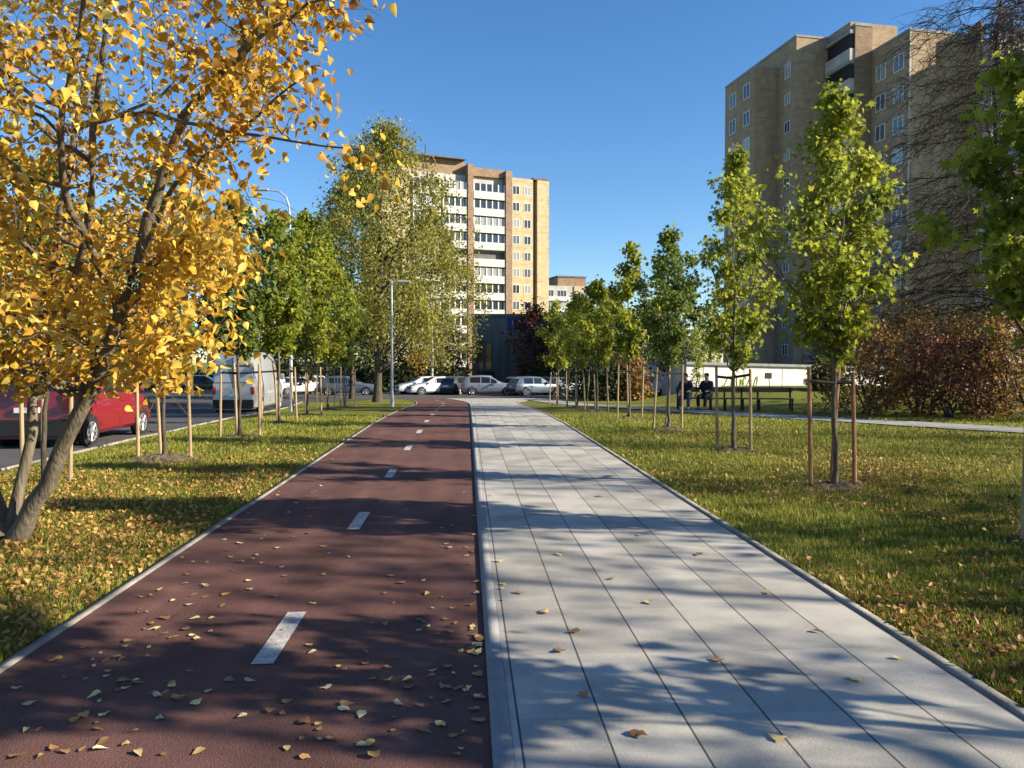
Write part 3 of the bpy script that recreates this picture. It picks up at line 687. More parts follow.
    across(jb, jb+1, .12, .93, 'windscreen', .93)
    if not tall: across(ja-1, ja, .12 if kind != 'sedan' else .1, .86, 'rear_window', .92)
    if tall:
        xr = rings[2][0]; 
        mb = MB()
        mb.box((xr-.10, -.012, .5), (xr-.02, .012, 2.35*sc_)); mb.box((rings[1][0]-.03, -hw*.85, 1.30*sc_), (rings[1][0]+.02, hw*.85, 1.325*sc_)); mb.build('door_seam', 'black', o)
        for sg in (-1, 1): MB().box((rings[2][0]-.035, min(sg*.06, sg*hw*.74), 1.45*sc_), (rings[2][0]+.05, max(sg*.06, sg*hw*.74), 2.05*sc_)).build('rear_window', 'carglass', o, bevel=.02)
        MB().box((rings[1][0]-.045, -.16, 1.05), (rings[1][0]+.02, -.06, 1.35)).build('door_handle', 'black', o)
    rr = rings[0][0]
    MB().box((rr-.05, -hw*.9, .26), (rr+.14, hw*.9, .56*sc_+.05)).build('rear_bumper', 'black' if kind in ('mini_van', 'van', 'suv') else paint, o, bevel=.04)
    ff = rings[-1][0]; MB().box((ff-.16, -hw*.82, .24), (ff+.04, hw*.82, .52)).build('front_bumper', 'black' if kind in ('van', 'suv') else paint, o, bevel=.04)
    MB().box((ff-.02, -hw*.45, .52), (ff+.015, hw*.45, .66)).build('grille', 'black', o)
    zt = .95*sc_
    MB().box((rr-.062, -.26, (.80 if kind in ('mini_van', 'van') else .68)), (rr-.03 if kind not in ('mini_van','van') else rr+.02, .26, (.91 if kind in ('mini_van', 'van') else .79))).build('number_plate', 'plate', o)
    MB().box((ff+.04, -.26, .40), (ff+.052, .26, .51)).build('number_plate', 'plate', o)
    for sgn in (-1, 1):
        hh = (.35 if kind in ('mini_van', 'van') else .17)
        MB().box((rr+.0, sgn*hw*.84-.09, zt-.15), (rr+.12, sgn*hw*.84+.07, zt-.15+hh)).build('tail_light', 'redlamp', o, bevel=.02)
        MB().box((ff-.25, sgn*hw*.68-.14, .60), (ff-.02, sgn*hw*.68+.14, .74)).build('headlight', 'lamp', o, bevel=.03)
        for tt in (.19, .81):
            xx = (tt-.5)*L_; yy = sgn*hw
            a = MB().tube([(xx, yy*.90, wheels_r+.01), (xx, yy*.998, wheels_r+.01)], wheels_r+.07, 28).build('wheel_arch', 'black', o)
            ty = MB().tube([(xx, yy*.80, wheels_r-.015), (xx, yy*.985, wheels_r-.015), (xx, yy*1.01, wheels_r-.015)], [wheels_r, wheels_r, wheels_r-.025], 28).build('wheel', 'tyre', o)
            rm = MB(); rm.tube([(xx, yy*1.0, wheels_r-.015), (xx, yy*1.016, wheels_r-.015)], wheels_r*.22, 12)
            for k in range(7):
                a_ = k*2*math.pi/7; c_, s_ = math.cos(a_), math.sin(a_); rm.tube([(xx+c_*.03, yy*1.012, wheels_r-.015+s_*.03), (xx+c_*wheels_r*.66, yy*1.012, wheels_r-.015+s_*wheels_r*.66)], .028, 5)
            rk = 28; 
            rm.tube([(xx+math.cos(q*2*math.pi/rk)*wheels_r*.68, yy*1.01, wheels_r-.015+math.sin(q*2*math.pi/rk)*wheels_r*.68) for q in range(rk+1)], .02, 5, False)
            rm.build('rim', 'rim', ty)
    return o
def paint(name, c, metal=.0, rough=.35): return mat(name, c, None, rough=rough, spec=.6, metal=metal, coat=.6)
P_red = paint("paint_red", (.17,.006,.016), 0, .42); P_white = paint("paint_white", (.70,.71,.72)); P_silver = paint("paint_silver", (.35,.37,.40), .5)
P_dark = paint("paint_dark", (.03,.04,.055)); P_blue = paint("paint_blue_grey", (.10,.14,.19), .3); P_black = paint("paint_black", (.012,.013,.015)); P_grey = paint("paint_grey", (.12,.13,.14), .3)
P_van = paint("paint_van", (.34,.36,.38), .3, .3)
vehicle('parked_van', 'red passenger van seen from behind, parked at the kerb behind the yellow tree', 'van', -9.62, 19.7, R(90), P_red, 'mini_van', 4.5, 1.9, 1.97)
vehicle('parked_van', 'tall silver white cargo van parked on the road beyond the left stakes', 'van', -10.55, 38.2, R(90), P_van, 'van', 5.6, 2.0, 2.85, wheels_r=.35)
CG = 'cars parked in the car park at the end of the path'
def carat(px, D, rz, p, kind, label, **k):
    x, y = W(px, D); return vehicle('parked_car', label, 'car', x, y, R(rz), p, kind, group=CG, **k)
carat(490, 62, -4, P_silver, 'suv', 'pale silver crossover parked side on at the end of the grey pavement', L_=4.5, Wd=1.82, Ht=1.58)
carat(459, 65, 60, P_dark, 'suv', 'dark car parked just behind the pale silver crossover', L_=4.3, Ht=1.55)
carat(434, 64, 200, P_white, 'hatch', 'white hatchback right of the lamp post, farther right of the white pair')
carat(421, 67, 200, P_white, 'hatch', 'white hatchback right of the lamp post, farther left of the white pair')
carat(448, 66, 70, P_silver, 'hatch', 'silver hatchback squeezed between the white pair and the dark car')
carat(536, 60, 25, P_blue, 'suv', 'blue grey car right of the pale crossover beside the first right stakes', L_=4.4, Ht=1.5)
carat(519, 66, 70, P_black, 'hatch', 'black car between the pale crossover and the blue grey car')
carat(574, 62, 20, P_silver, 'hatch', 'silver car half hidden behind the farthest right stakes')
carat(553, 66, 60, P_dark, 'hatch', 'dark car between the blue grey car and the silver car by the stakes')
carat(603, 63, 15, P_dark, 'sedan', 'dark car in the shade behind the right row of stakes')
carat(349, 63, -3, P_blue, 'suv', 'blue grey estate car left of the big birch trunk', L_=4.9, Ht=1.55)
carat(300, 66, 30, P_white, 'hatch', 'white car glimpsed between the silver van and the blue estate')
carat(322, 70, 20, P_white, 'suv', 'white car half hidden behind the blue estate car', Ht=1.6)
carat(205, 74, 4, P_black, 'suv', 'black car far along the road on the left', L_=4.6, Ht=1.6)
carat(176, 82, 10, P_grey, 'hatch', 'grey car behind the black car on the far road')
carat(232, 90, 0, P_silver, 'hatch', 'silver car at the far end of the road beside the tall van')
x, y = W(642, 47); vehicle('parked_car', 'white car nose poking out of the shrubs beyond the right lawn', 'car', x, y, R(-2), P_white, 'hatch', L_=3.9)

# ------------------------------------------------------------------ street furniture
def lamp_post(px, D, top, label, curved=False):
    x, y = W(px, D); z = z0(x, y); h = top-z; o = thing('street_lamp', label, 'street lamp', (x, y, z))
    MB().tube([(0, 0, -.1), (0, 0, .5)], [.09, .085], 12).build('base', 'metal', o)
    if not curved:
        MB().tube([(0, 0, .5), (0, 0, h)], [.06, .04], 10).build('pole', 'metal', o)
        MB().tube([(0, 0, h-.02), (.32, 0, h+.02)], .025, 8).build('arm', 'metal', o)
        hd = MB().box((.25, -.11, h-.02), (.80, .11, h+.05)).build('lamp_head', 'metal', o, bevel=.02); MB().box((.32, -.08, h-.032), (.76, .08, h-.022)).build('lens', 'lamp', hd)
    else:
        MB().tube([(0, 0, .5), (0, 0, h-1.2)], [.08, .05], 10).build('pole', 'metal', o)
        MB().tube([(0, 0, h-1.2), (-.03, 0, h-.7), (-.15, 0, h-.3), (-.45, 0, h-.05), (-1.0, 0, h+.02)], [.05, .045, .04, .035, .03], 8).build('arm', 'metal', o)
        MB().box((-1.6, -.12, h-.02), (-.95, .12, h+.08)).build('lamp_head', 'metal', o, bevel=.03)
lamp_post(392, 33, EYE+(361-282)/F*33, 'slim grey lamp post with flat head beside the cycle path')
lamp_post(291, 36, EYE+(361-192)/F*36, 'tall street lamp with curved arm above the left green trees', True)
lamp_post(676, 60, 6.0, 'thin lamp post far behind the right row of trees')

def bench(x, y, rz, label):
    o = thing('park_bench', label, 'bench', (x, y, z0(x, y)), rz, 'benches along the foot path')
    MB().box((-.88, -.42, .42), (.88, -.22, .46)).box((-.88, -.20, .42), (.88, 0, .46)).build('seat', 'wood_bench', o)
    MB().box((-.90, .05, .66), (.90, .09, .84)).build('backrest', 'wood_bench', o)
    for s in (-1, 1):
        MB().box((s*.84-.03, -.40, -.02), (s*.84+.03, -.34, .42)).build('leg', 'dark_metal', o); MB().box((s*.84-.03, .0, -.02), (s*.84+.03, .05, .84)).build('leg', 'dark_metal', o)
        MB().box((s*.84-.025, -.36, .38), (s*.84+.025, .03, .418)).build('rail', 'dark_metal', o)
M['wood_bench'] = mat("bench_wood", (.13,.085,.05), (.20,.14,.09), 8, .8)
bx = []
for i, (px, lab) in enumerate(((701, 'bench with two people sitting on it'), (734, 'empty bench in the middle of the three benches'), (766, 'empty bench nearest the small dark sign'))):
    x, y = W(px, 28.3-i*.35); bx.append((x, y)); bench(x, y, R(-12), 'wooden '+lab)
# small dark sign on a thin post
x, y = W(769, 36); o = thing('small_sign', 'small dark board on a thin leaning post in front of the white garage wall', 'sign', (x, y, z0(x, y)), R(10))
MB().tube([(.08, 0, -.1), (0, 0, .75)], .018, 6).build('post', 'dark_metal', o); MB().box((-.22, -.02, .72), (.14, .02, 1.0)).build('board', 'black', o, bevel=.01)

# ------------------------------------------------------------------ people on the bench
def skin_body(name, verts, edges, radii, m, parent=None, sub=2):
    me = bpy.data.meshes.new(name); me.from_pydata(verts, edges, []); o = link(name, me, m, parent)
    md = o.modifiers.new('skin', 'SKIN'); md.use_smooth_shade = True; sk = me.skin_vertices[0].data
    for i, r_ in enumerate(radii): sk[i].radius = r_ if hasattr(r_, '__len__') else (r_, r_)
    sk[0].use_root = True; o.modifiers.new('sub', 'SUBSURF').levels = sub; o.modifiers['sub'].render_levels = sub; return o
def sitting(x, y, rz, label, lean, leg_m, top_m):
    o = thing('person', label, 'person', (x, y, z0(x, y)), rz)
    # body (skin tone) with head; pose seated, facing -y
    P = [(0,-.14,.53),(0,-.12-lean*.4,.75),(0,-.10-lean*.9,.98),(0,-.11-lean*1.1,1.10),(0,-.14-lean*1.25,1.20),(0,-.15-lean*1.3,1.30)]
    rad = [(.15,.13),(.14,.12),(.15,.11),(.055,.055),(.085,.095),(.08,.09)]; E = [(0,1),(1,2),(2,3),(3,4),(4,5)]
    for s in (-1, 1):
        n = len(P); sh = P[2]
        P += [(s*.17, sh[1], 1.01), (s*.24, sh[1]-.10, .78), (s*.14, sh[1]-.32, .70), (s*.10, sh[1]-.42, .70)]
        rad += [.065, .05, .036, .04]; E += [(2, n), (n, n+1), (n+1, n+2), (n+2, n+3)]
        n = len(P); P += [(s*.10, -.16, .52), (s*.15, -.58, .51), (s*.15, -.62-.08*s, .09), (s*.15, -.78-.08*s, .05)]
        rad += [.095, .068, .045, .04]; E += [(0, n), (n, n+1), (n+1, n+2), (n+2, n+3)]
    skin_body('body', P, E, rad, 'skin', o)
    # jacket
    P2 = [P[0], P[1], (P[2][0], P[2][1], P[2][2]+.03), (P[3][0], P[3][1], P[3][2]+.005)]; r2 = [(.175,.155),(.165,.145),(.165,.13),(.08,.08)]; E2 = [(0,1),(1,2),(2,3)]
    for s in (-1, 1):
        n = len(P2); sh = P[2]; P2 += [(s*.17, sh[1], 1.01), (s*.24, sh[1]-.10, .78), (s*.15, sh[1]-.28, .71)]; r2 += [.08, .065, .05]; E2 += [(2, n), (n, n+1), (n+1, n+2)]
    skin_body('jacket', P2, E2, r2, top_m, o)
    P3 = [(0,-.14,.53)]; r3 = [(.16,.13)]; E3 = []
    for s in (-1, 1):
        n = len(P3); P3 += [(s*.10, -.16, .52), (s*.15, -.58, .51), (s*.15, -.62-.08*s, .13)]; r3 += [.108, .082, .058]; E3 += [(0, n), (n, n+1), (n+1, n+2)]
    skin_body('trousers', P3, E3, r3, leg_m, o)
    for s in (-1, 1): MB().box((s*.15-.045, -.86-.08*s, 0), (s*.15+.045, -.58-.08*s, .09)).build('shoe', 'black', o, bevel=.025)
    h = P[5]; skin_body('hair', [(0, h[1]+.045, h[2]-.09), (0, h[1]+.025, h[2]-.01), (0, h[1]-.03, h[2]+.03)], [(0,1),(1,2)], [.085, .115, .09], 'hair', o, 1)
    MB().tube([(0, h[1]-.10, h[2]-.03), (0, h[1]-.125, h[2]-.045)], [.018, .01], 6).build('nose', 'skin', o)
(bx0, by0) = bx[0]
sitting(bx0-.52, by0-.02, R(-25), 'person in dark clothes leaning forward at the left end of the bench', .22, 'cloth_blue', 'cloth_dark')
sitting(bx0+.25, by0-.08, R(-40), 'person in black sitting back in the middle of the first bench', .02, 'cloth_dark', 'cloth_dark')

# ------------------------------------------------------------------ young trees in the right row
RG, LG = 'young trees planted in a row right of the path', 'young trees planted in a row left of the path'
def colprof(t): return .98*(math.sin(math.pi*min(1, t*.93+.06))**.8)*(1-.22*t)
def ascending(n, r_, cb, H, pf, seed):
    """tips of ascending branches: bunched round each main branch, with gaps between"""
    out = []
    nb = max(9, n//9)
    for i in range(nb):
        t = (i+.3+.5*r_.random())/nb; a = i*2.4+r_.random()*.7; rad = pf(t)*(.45+.85*r_.random()); k = max(3, int(n/nb*(.6+.8*r_.random())*(1.25-.5*t)))
        for _ in range(k):
            f = .25+.85*r_.random(); aa = a+r_.normal()*.32; zz = cb+(H-cb)*t+rad*(.65*f-.35)+r_.normal()*.07
            out.append((rad*f*math.cos(aa), rad*f*math.sin(aa), min(max(zz, cb-.1), H+.12)))
    return np.array(out)
def young(px, D, top, label, seed, wid=1., leafm='leaf_maple', tp=T_MAPLE, nt_=150, nl=26, ls=.095, bark='bark_grey', group=RG, cb=1.75, x=None, y=None, mains=26, tr=.036):
    if x is None: x, y = W(px, D)
    z = z0(x, y); r_ = np.random.default_rng(seed); o = thing('young_tree', label, 'tree', (x, y, z), r_.random()*.3, group); H = top-z
    st = stem([(0,0,-.05), (r_.normal()*.02, r_.normal()*.02, H*.4), (r_.normal()*.06, r_.normal()*.05, H*.72), (r_.normal()*.08, r_.normal()*.08, H*.97)], tr, .009, r_, 18, .012)
    pf = lambda t: colprof(t)*wid
    tw = ascending(int(nt_*1.1), r_, cb, H, pf, seed); ma = tw[::5]
    make_tree(o, r_, [st], ma, tw, nl, ls, tp, leafm, bark, main_lift=-.2, low=.8, spread=.075+.01*ls/.1, r_main=.2)
    return x, y
right = [(835, 10.0, 5.05, 1.02), (735, 14.1, 5.3, 1.14), (668, 18.5, 4.75, .98), (630, 22.6, 5.0, .9), (597, 26.8, 4.4, 1.05), (577, 30.6, 4.3, 1.0), (558, 35.5, 4.3, 1.05)]
rl = ['tallest looking young maple of the right row, bright leafy crown in front of the tower', 'slender young maple left of the bright one, before the left edge of the tower',
      'third young tree of the right row, with a rounded dark green crown', 'fourth young tree of the right row, with a thin leading shoot', 'fifth young tree from the front of the right row, yellow green crown',
      'sixth young tree from the front of the right row', 'farthest young tree of the right row beside the car park']
for i, (px, D, top, wd) in enumerate(right):
    x, y = young(px, D, top, rl[i], 100+i, wd, leafm=('leaf_maple', 'leaf_maple', 'leaf_lime', 'leaf_maple', 'leaf_pale', 'leaf_pale', 'leaf_pale')[i],
                 tp=T_MAPLE if i < 3 else T_HEART if i < 5 else T_QUAD, nt_=(190, 175, 160, 100, 110, 100, 110)[i], nl=(31, 26, 30, 24, 26, 24, 24)[i], ls=(.076,.080,.084,.11,.12,.13,.14)[i])
    mound(x, y, i, .55, .07)
    stakes_frame(x, y, 'three stakes round '+('the bright young maple nearest on the right', 'the second young maple on the right', 'the round dark green tree', 'the fourth tree of the right row', 'the fifth tree of the right row', 'the sixth tree of the right row', 'the farthest tree of the right row')[i], i+3, 1.5, (.30,.30,.36,.38,.4,.4,.4)[i], 'wood_red' if i == 0 else 'wood', rot=(.08, -.1, .15, .2, None, None, None)[i])
# near tree whose crown leans in at the right edge
NX, NY = 5.42, 6.6
young(0, 0, 4.55, 'nearest young maple at the right edge, only its leafy crown in view', 140, 1.12, nt_=230, nl=32, ls=.1, x=NX, y=NY, cb=1.85)
mound(NX, NY, 11, .6, .08); stakes_frame(NX, NY, 'stakes of the nearest young maple at the right edge of the picture', 21, 1.5, .40, 'wood', rot=0)
# same row behind the camera's edge: throw shade over the path
for i, (xx, yy, hh) in enumerate(((5.0, 2.5, 5.2), (5.0, -1.6, 5.4), (5.0, -5.6, 5.0))):
    young(0, 0, hh, 'young maple of the right row standing outside the picture beside the camera', 150+i, 1.3, nt_=120, nl=22, tp=T_QUAD, ls=.14, x=xx, y=yy)

def fullprof(t): return math.sin(math.pi*min(1, t*.9+.08))**.55
def big(name, label, x, y, H, cb, rad, seed, leafm, bark='bark_dark', mains=26, tw=160, nl=26, ls=.22, tp=T_QUAD, tr=.16, spread=.3, hang=0., droop=.6, prof=fullprof, group=None, lean=(0, 0), low=.4, **kw):
    z = z0(x, y); r_ = np.random.default_rng(seed); o = thing(name, label, 'tree', (x, y, z), 0, group)
    st = stem([(0,0,-.1), (lean[0]*.3+r_.normal()*.05, lean[1]*.3, H*.35), (lean[0]*.7+r_.normal()*.15, lean[1]*.7+r_.normal()*.15, H*.7), (lean[0], lean[1], H*.96)], tr, tr*.12, r_, 18, .03)
    pf = lambda t: rad*prof(t); off = np.array([lean[0]*.7, lean[1]*.7, 0])
    ma = in_crown(mains, r_, cb+.3, H-.3, lambda t: pf(t)*.8, seed=seed, inner=.6)+off; tt = in_crown(tw, r_, cb, H, pf, seed=seed)+off
    make_tree(o, r_, [st], ma, tt, nl, ls, tp, leafm, bark, low=low, spread=spread, hang=hang, droop=droop, r_main=.5, r_twig=.3, tw0=.008, **kw); return o
# larger park trees right of the frame and behind the camera; their loose crowns stripe the path with shade
for i, (x, y, H, rad, nl_) in enumerate(((12.0, .2, 7.5, 2.0, 2), (16.5, 1.8, 9.5, 2.3, 13), (19.0, 6.0, 8.5, 2.1, 15), (27, 3.5, 11.5, 2.8, 15), (24, 12.5, 10.5, 2.6, 15), (13.0, 4.6, 5.2, 1.4, 12), (28, 9, 12.5, 3.0, 15), (22, -3.2, 11, 2.6, 6))):
    big('park_tree', 'tall loose crowned tree on the right lawn outside the picture', x, y, H, 2.0, rad, 300+i, 'leaf_lime', tw=120, nl=nl_, ls=.16, group='park trees outside the picture')

# ------------------------------------------------------------------ left row
left = [(163, 12.8, 4.9, 1.1), (239, 16.6, 5.2, 1.35), (279, 20.6, 5.6, 1.5), (307, 24.6, 6.3, 1.6), (328, 28.6, 5.6, 1.4), (345, 33, 5.3, 1.3)]
ll = ['first young tree of the left row, thin trunk in a low soil mound', 'second young tree of the left row, in front of the silver van', 'third young tree of the left row, right of the silver van',
      'fourth young tree of the left row, with the brightest rounded green crown', 'fifth young tree of the left row', 'farthest young tree of the left row beside the birch']
for i, (px, D, top, wd) in enumerate(left):
    x, y = young(px, D, top, ll[i], 200+i, wd, leafm=('leaf_lime','leaf_lime','leaf_maple','leaf_maple','leaf_pale','leaf_lime')[i], tp=T_HEART if i < 3 else T_QUAD, nt_=(90,150,190,230,200,160)[i], nl=30, ls=(.09,.10,.11,.13,.13,.14)[i], group=LG, cb=1.9, mains=34, bark='bark_dark' if i < 2 else 'bark_grey')
    mound(x, y, 30+i, .6 if i else .75, .10 if i == 0 else .05)
    stakes_frame(x, y, 'three stakes round the '+('first tree of the left row, beside the red van', 'second tree of the left row, before the silver van', 'third tree of the left row', 'fourth tree of the left row', 'fifth tree of the left row', 'farthest tree of the left row')[i], 60+i, 1.52, .42 if i < 2 else .45, 'wood' if i > 1 else 'wood', rot=(.1, .05, None, None, None, None)[i])
# tall narrow young tree whose stakes stand by the yellow tree
x, y = W(44, 10.3)
young(0, 0, 4.4, 'young tree almost hidden by the yellow leaves at the left edge', 260, 1.0, 'leaf_lime', T_HEART, 70, 22, .09, 'bark_dark', LG, x=x, y=y)
stakes_frame(x, y, 'pale stakes left of the leaning yellow tree trunk, before the red van', 77, 1.5, .30, 'wood', rot=.1)

# ------------------------------------------------------------------ the yellow tree in the left foreground
def yellow():
    bx_, by_ = W(8, 6.95); r_ = np.random.default_rng(5); B = np.array([bx_, by_, 0.])
    o = thing('yellow_tree', 'large yellow leaved tree with several leaning stems in the left foreground', 'tree', tuple(B))
    def q(px, py, D): return np.array(W3(px, py, D))-B
    stems = []
    stems.append(stem([(0,0,-.05), q(28,512,6.9), q(62,450,6.8), q(92,385,6.7), q(122,322,6.5), q(140,262,6.4), q(158,195,6.2), q(185,120,6.0), q(235,60,5.7), q(290,10,5.5), q(330,-60,5.3)], .080, .012, r_, 26, .012))
    stems.append(stem([(-.04,.03,.0), q(14,500,7.05), q(28,455,7.1), q(36,395,7.2), q(48,310,7.2), q(62,220,7.1), q(80,130,7.0), q(100,30,7.0), q(120,-90,6.9)], .052, .011, r_, 24, .012))
    stems.append(stem([(-.08,0,.0), q(-10,500,7.1), q(-40,420,7.3), q(-60,300,7.4), q(-70,150,7.4), q(-60,0,7.4), q(-40,-140,7.4)], .10, .014, r_, 22, .015))
    stems.append(stem([q(36,395,7.2), q(60,330,6.9), q(80,280,6.6), q(94,200,6.3), q(100,120,6.1), q(108,40,5.9), q(120,-60,5.8)], .05, .012, r_, 18, .012))
    stems.append(stem([q(122,322,6.5), q(100,260,6.3), q(60,180,5.9), q(70,100,5.6), q(90,30,5.4), q(80,-60,5.2)], .036, .012, r_, 16, .012))
    # long side branches that the picture shows
    stems.append(stem([q(140,262,6.4), q(175,185,6.0), q(215,150,5.6), q(262,120,5.3), q(305,80,5.1)], .026, .006, r_, 12, .01))
    stems.append(stem([q(80,130,7.0), q(140,112,6.2), q(205,128,5.6), q(265,142,5.3), q(318,146,5.15), q(362,150,5.0)], .026, .005, r_, 14, .008))
    stems.append(stem([q(185,120,6.0), q(230,70,5.5), q(280,30,5.1), q(325,-5,4.9), q(352,4,4.8)], .026, .005, r_, 12, .01))
    # crown outline as the angle seen from the path, given real depth between 4.3 and 9 m
    by = [-260,-120,-40,0,40,90,150,200,250,300,340,365,392]; br = [330,395,392,362,335,306,286,270,262,252,246,236,160]
    def sample(n, dmin, dmax, inset=0):
        out = []
        while len(out) < n:
            py = -260+r_.random()*650; lim = np.interp(py, by, br)-inset-14*abs(math.sin(py*.045+1))*2; px = -260+(lim+260)*(1-r_.random()**1.25)
            D = dmin+(dmax-dmin)*r_.random()
            if px > 190: D = min(D, 5.0+2.0*r_.random())
            if 175 < px < 235 and 300 < py: continue
            sx = np.interp(py, [120,195,262,322,385,450], [185,158,140,122,92,62])
            if py > 120 and abs(px-sx) < 17 and D < 7.0: continue
            if py > 150 and abs(px-np.interp(py, [150,220,310,395], [78,62,48,36])) < 10 and D < 7.0: continue
            # sky gaps
            if ((px-150)/26)**2+((py-100)/22)**2 < 1 or ((px-238)/24)**2+((py-190)/24)**2 < 1 or (px > 250 and 150 < py < 215 and r_.random() < .6): continue
            P = q(px, py, D)
            if P[2] < 1.42+.1*r_.random(): continue
            out.append(P)
        return np.array(out)
    mains = np.concatenate([sample(110, 4.8, 8.8, 30)]); tw = np.concatenate([sample(780, 4.7, 9.2), np.array([p for p in sample(1150, 4.9, 7.6) if p[2] < 2.6])])
    ex = np.array([q(a, b, d) for a, b, d in ((345,8,4.9),(335,28,4.9),(352,2,4.85),(318,92,5),(330,146,5.1),(322,70,5),(388,174,5.0),(362,164,5.0),(258,215,5.2),(262,250,5.4),(246,330,5.4),(240,372,5.3),(226,352,5.4),(120,380,5.6),(100,385,5.5),(162,380,5.5),(152,394,5.5),(8,372,5.2),(60,370,5.4),(30,385,5.2),(310,105,5.2),(296,120,5.2))])
    def prune(P):
        Q = P+B; s_, c_ = math.sin(YAW), math.cos(YAW); D = Q[:, 0]*s_+Q[:, 1]*c_; X = (Q[:, 0]*c_-Q[:, 1]*s_)/D*F+512; Y = 361-(Q[:, 2]-EYE)/D*F
        sx = np.interp(Y, [120,195,262,322,385,450], [185,158,140,122,92,62])
        return ~((np.abs(X-sx) < 10) & (Y > 170) & (D < 6.9) & (r_.random(len(P)) < .8)) & ~((Y > 392+8*np.sin(X*.08)) & (r_.random(len(P)) < .85))
    make_tree(o, r_, stems, mains, np.concatenate([tw, ex]), 28, .059, T_HEART, 'leaf_yellow', 'bark_grey', main_lift=.05, twig_lift=.25, low=.35, spread=.11, droop=.75, sub=1, r_main=.2, r_twig=.14, tw0=.005, stem_sides=12, min_z=1.25, prune=prune)
yellow()

# ------------------------------------------------------------------ birches, background trees, shrubs
def birchprof(t): return (math.sin(math.pi*min(1, t*.82+.14))**.7)*(1 if t < .7 else 1-(t-.7)*1.6)
x, y = W(377, 42); big('birch_tree', 'big weeping birch with yellowing leaves left of the sunlit apartment block', x, y, 15.0, 3.9, 4.2, 400, 'leaf_birch', 'bark_dark', 50, 540, 46, .165, T_QUAD, .22, .28, hang=1.5, droop=.8, prof=birchprof, lean=(.7, 0), low=.7)
x, y = W(352, 54); big('birch_tree', 'darker birch behind the big weeping birch, to its left', x, y, 15.5, 3, 3.9, 401, 'leaf_mid', 'bark_dark', 30, 300, 46, .24, T_QUAD, .2, .3, hang=1.2, prof=birchprof)
x, y = W(432, 71); big('birch_tree', 'birch behind the right side of the weeping birch, near the yellow block', x, y, 16.5, 3.2, 4.6, 402, 'leaf_birch', 'bark_birch', 30, 300, 46, .22, T_QUAD, .16, .3, hang=1.2, prof=birchprof)
BG_ = 'trees standing far behind the car park and road'
def bgtree(px, D, H, rad, label, lm, seed, cb=1.5, name='background_tree', ls=.34, tw=170, nl=26, **k):
    x, y = W(px, D); big(name, label, x, y, H, cb, rad, seed, lm, 'bark_dark', 22, tw, nl, ls, T_QUAD, .2, .42, group=BG_, **k)
def spruce(t): return max(.05, 1-t)
bgtree(312, 66, 14.5, 3.8, 'dark tall tree behind the curved street lamp', 'leaf_dark', 410)
bgtree(285, 78, 13, 4.2, 'mid green tree far behind the silver van', 'leaf_mid', 411)
bgtree(240, 72, 12.5, 4.5, 'dark green tree above the far end of the road', 'leaf_mid', 412, cb=3)
bgtree(190, 62, 12.5, 4.5, 'green tree far off behind the thin first tree of the left row', 'leaf_mid', 413, cb=3)
bgtree(130, 56, 13, 5, 'dark green tree across the road behind the yellow tree', 'leaf_dark', 414, cb=2.6)
bgtree(60, 45, 12, 4.5, 'mid green tree across the road behind the red van', 'leaf_mid', 415, cb=2.5)
bgtree(-20, 38, 13, 4.5, 'tall green tree across the road at the left edge', 'leaf_mid', 416, cb=2)
bgtree(-130, 34, 12, 4.5, 'tree across the road outside the left edge', 'leaf_mid', 417)
bgtree(365, 88, 11, 5, 'dark tree filling the gap behind the birch trunk', 'leaf_dark', 418, cb=1)
bgtree(412, 84, 9, 4.5, 'dark green tree behind the white hatchbacks', 'leaf_dark', 419, cb=.8)
bgtree(422, 77, 4.2, 1.6, 'small orange leaved tree behind the white hatchbacks', 'leaf_orange', 420, cb=1.2, tw=80, ls=.22)
bgtree(452, 79, 6.5, 2.2, 'brownish tree beside the dark shop', 'leaf_autumn', 421, cb=1.0, tw=90, ls=.25)
bgtree(533, 76, 8.3, 2.3, 'dark red leaved tree right of the shop sign', 'leaf_red', 422, cb=.8, ls=.26)
bgtree(556, 80, 7.4, 2.6, 'dark reddish green tree behind the farthest young trees', 'leaf_red', 423, cb=.8, ls=.28)
bgtree(585, 72, 8, 2.8, 'yellow green tree behind the far right row', 'leaf_pale', 424, cb=2)
bgtree(612, 74, 9.8, 3.0, 'dark conifer top rising behind the far right row', 'leaf_dark', 425, prof=spruce)
bgtree(640, 64, 7.2, 3, 'green tree behind the white car nose', 'leaf_mid', 426)
bgtree(682, 66, 10, 3.2, 'dark green tree left of the tower foot', 'leaf_dark', 427)
bgtree(710, 50, 4.4, .75, 'narrow yellow green columnar tree in front of the garage wall', 'leaf_pale', 428, cb=.3, tw=70, ls=.16)
x, y = W(696, 38); big('columnar_tree', 'thin columnar shrub with sunlit tips left of the garage wall', x, y, 3.6, .3, .45, 429, 'leaf_pale', 'bark_dark', 10, 50, 22, .10, T_QUAD, .04, .12)
